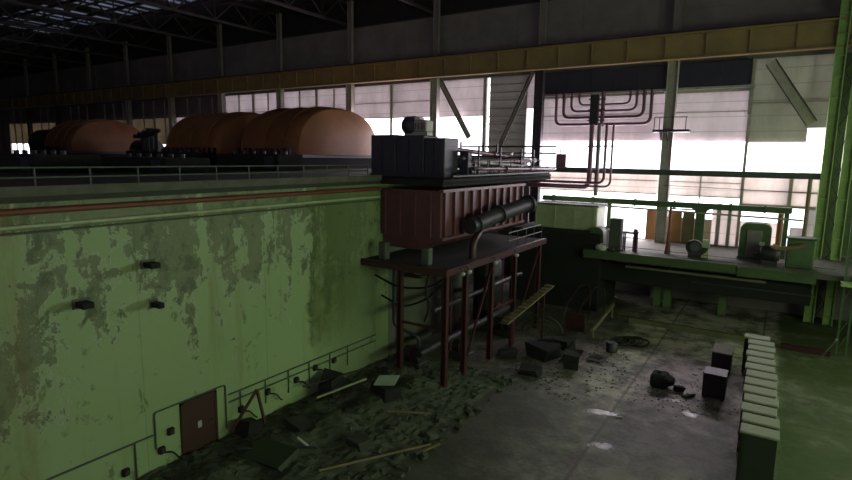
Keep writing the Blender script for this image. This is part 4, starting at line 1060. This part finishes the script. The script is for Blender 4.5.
lump('dark broken slab leaning in the rubble below the socket boxes',-16.6,16.2,(1.8,1.2,.5))
lump('grey green broken slab in the rubble near the bottom of the picture',-15.6,13.6,(2.2,1.4,.3),'cabinet_side')
lump('dark broken block beside the oxide red door',-18.2,14.6,(1.0,.9,.8),'black')
lump('tan broken block at the right edge of the rubble',-12.0,20.3,(.5,.4,.35),'concrete')
lump('second tan broken block at the right edge of the rubble, nearer the camera',-11.6,19.0,(.5,.5,.3),'concrete')
lump('tan flat piece at the tip of the long yellow pole',-11.7,17.6,(.8,.5,.2),'concrete')
lump('dark broken block left of the long yellow pole',-13.6,16.4,(1.2,.9,.4))
T = Matrix.Translation((-15.15,20.5,hgt(-15.2,20.4)+.74)) @ Matrix.Rotation(.35,4,'Z') @ Matrix.Rotation(.12,4,'X') @ Matrix.Rotation(-.1,4,'Y')
solo('pale_sheet', MB().box(-.55,.5,-.5,.45,-.012,.012,T), 'white_sheet', 'pale flat sheet lying on the black block in the rubble', 'sheet')
solo('long_pole', MB().tube([(-13.4,13.9,.45),(-11.2,18.2,.22)],.045,8), 'wood', 'long thin yellow pole lying across the rubble edge', 'pole')
for lab, p, q, mt in (('thin plank sticking out of the rubble below the pale sheet',(-14.6,19.2,.35),(-12.6,20.4,.3),'wood'),('dark beam lying along the wall right of the socket boxes',(-18.3,18.0,1.05),(-17.2,21.5,1.1),'dark_steel'),
    ('greenish plank leaning in the rubble left of the pale sheet',(-17.6,18.2,.6),(-16.2,20.2,1.2),'pale_green'),('short pale stick in the rubble at the bottom of the picture',(-14.9,14.9,.5),(-15.2,14.6,.9),'light_steel'),
    ('dark pipe lying in the rubble near the bottom of the picture',(-16.8,13.0,.65),(-14.6,15.0,.5),'dark_steel'),('small tan stick at the right end of the long yellow pole',(-11.4,17.4,.1),(-10.9,18.4,.25),'wood')):
    solo('plank' if 'plank' in lab else ('stick' if 'stick' in lab else 'timber'), MB().beam(p,q,.12,.06), mt, lab, 'stick' if 'stick' in lab else 'plank')
t = thing('scrap_trestle', 'dark red bent angle iron leaning by the oxide red door', 'frame', (-18.3,14.2,.3))
part('bar', MB().beam((-18.5,14.0,.4),(-18.1,15.1,2.0),.1), 'red_steel', t)
part('bar', MB().beam((-18.1,15.1,2.0),(-17.9,15.3,.5),.1), 'red_steel', t)

# ------------------------------------------------------------------ light
w = bpy.data.worlds.new('overcast_sky'); SC.world = w; w.use_nodes = True
bg = w.node_tree.nodes['Background']; bg.inputs[0].default_value = (.93,.95,1.0,1); bg.inputs[1].default_value = 3.2
def area(name, loc, rot, sx, sy, power, col):
    l = bpy.data.lights.new(name, 'AREA'); l.shape = 'RECTANGLE'; l.size = sx; l.size_y = sy; l.energy = power; l.color = col
    o = link(bpy.data.objects.new(name, l)); o.location = loc; o.rotation_euler = rot; return o
GREEN = (.62,1.0,.36)
for y, sy, p in ((-1,18,250),(20,18,1800),(40,16,600)):
    area('end_window_daylight', (XE-.1,y,9.5), (0,math.radians(90),0), 3, sy, p, GREEN)
for x, p in ((-49,130),(-23,180),(3,260)):  # violet fill added behind the camera to lift the darks
    area('rear_fill', (x,-13.9,20.5), (math.radians(90),0,0), 22, 1, p, (.95,.80,1.0))
for x, sx, z, sz, p in ((-5.6,5.5,12.4,2.4,800),(-14.5,10.5,12.4,2.4,1300),(-29,5.5,14,4.6,850),(-38,10.5,14.2,4.2,1000),(-.2,4.8,12.4,2.4,700),(-10.8,4.2,6.7,2.9,700)):
    area('window_daylight', (x,YW+.3,z), (math.radians(-90),0,0), sx, sz, p, (1.0,.88,.98))
SC.view_settings.view_transform = 'Standard'; SC.view_settings.look = 'None'
SC.view_settings.exposure = 0; SC.view_settings.gamma = 1
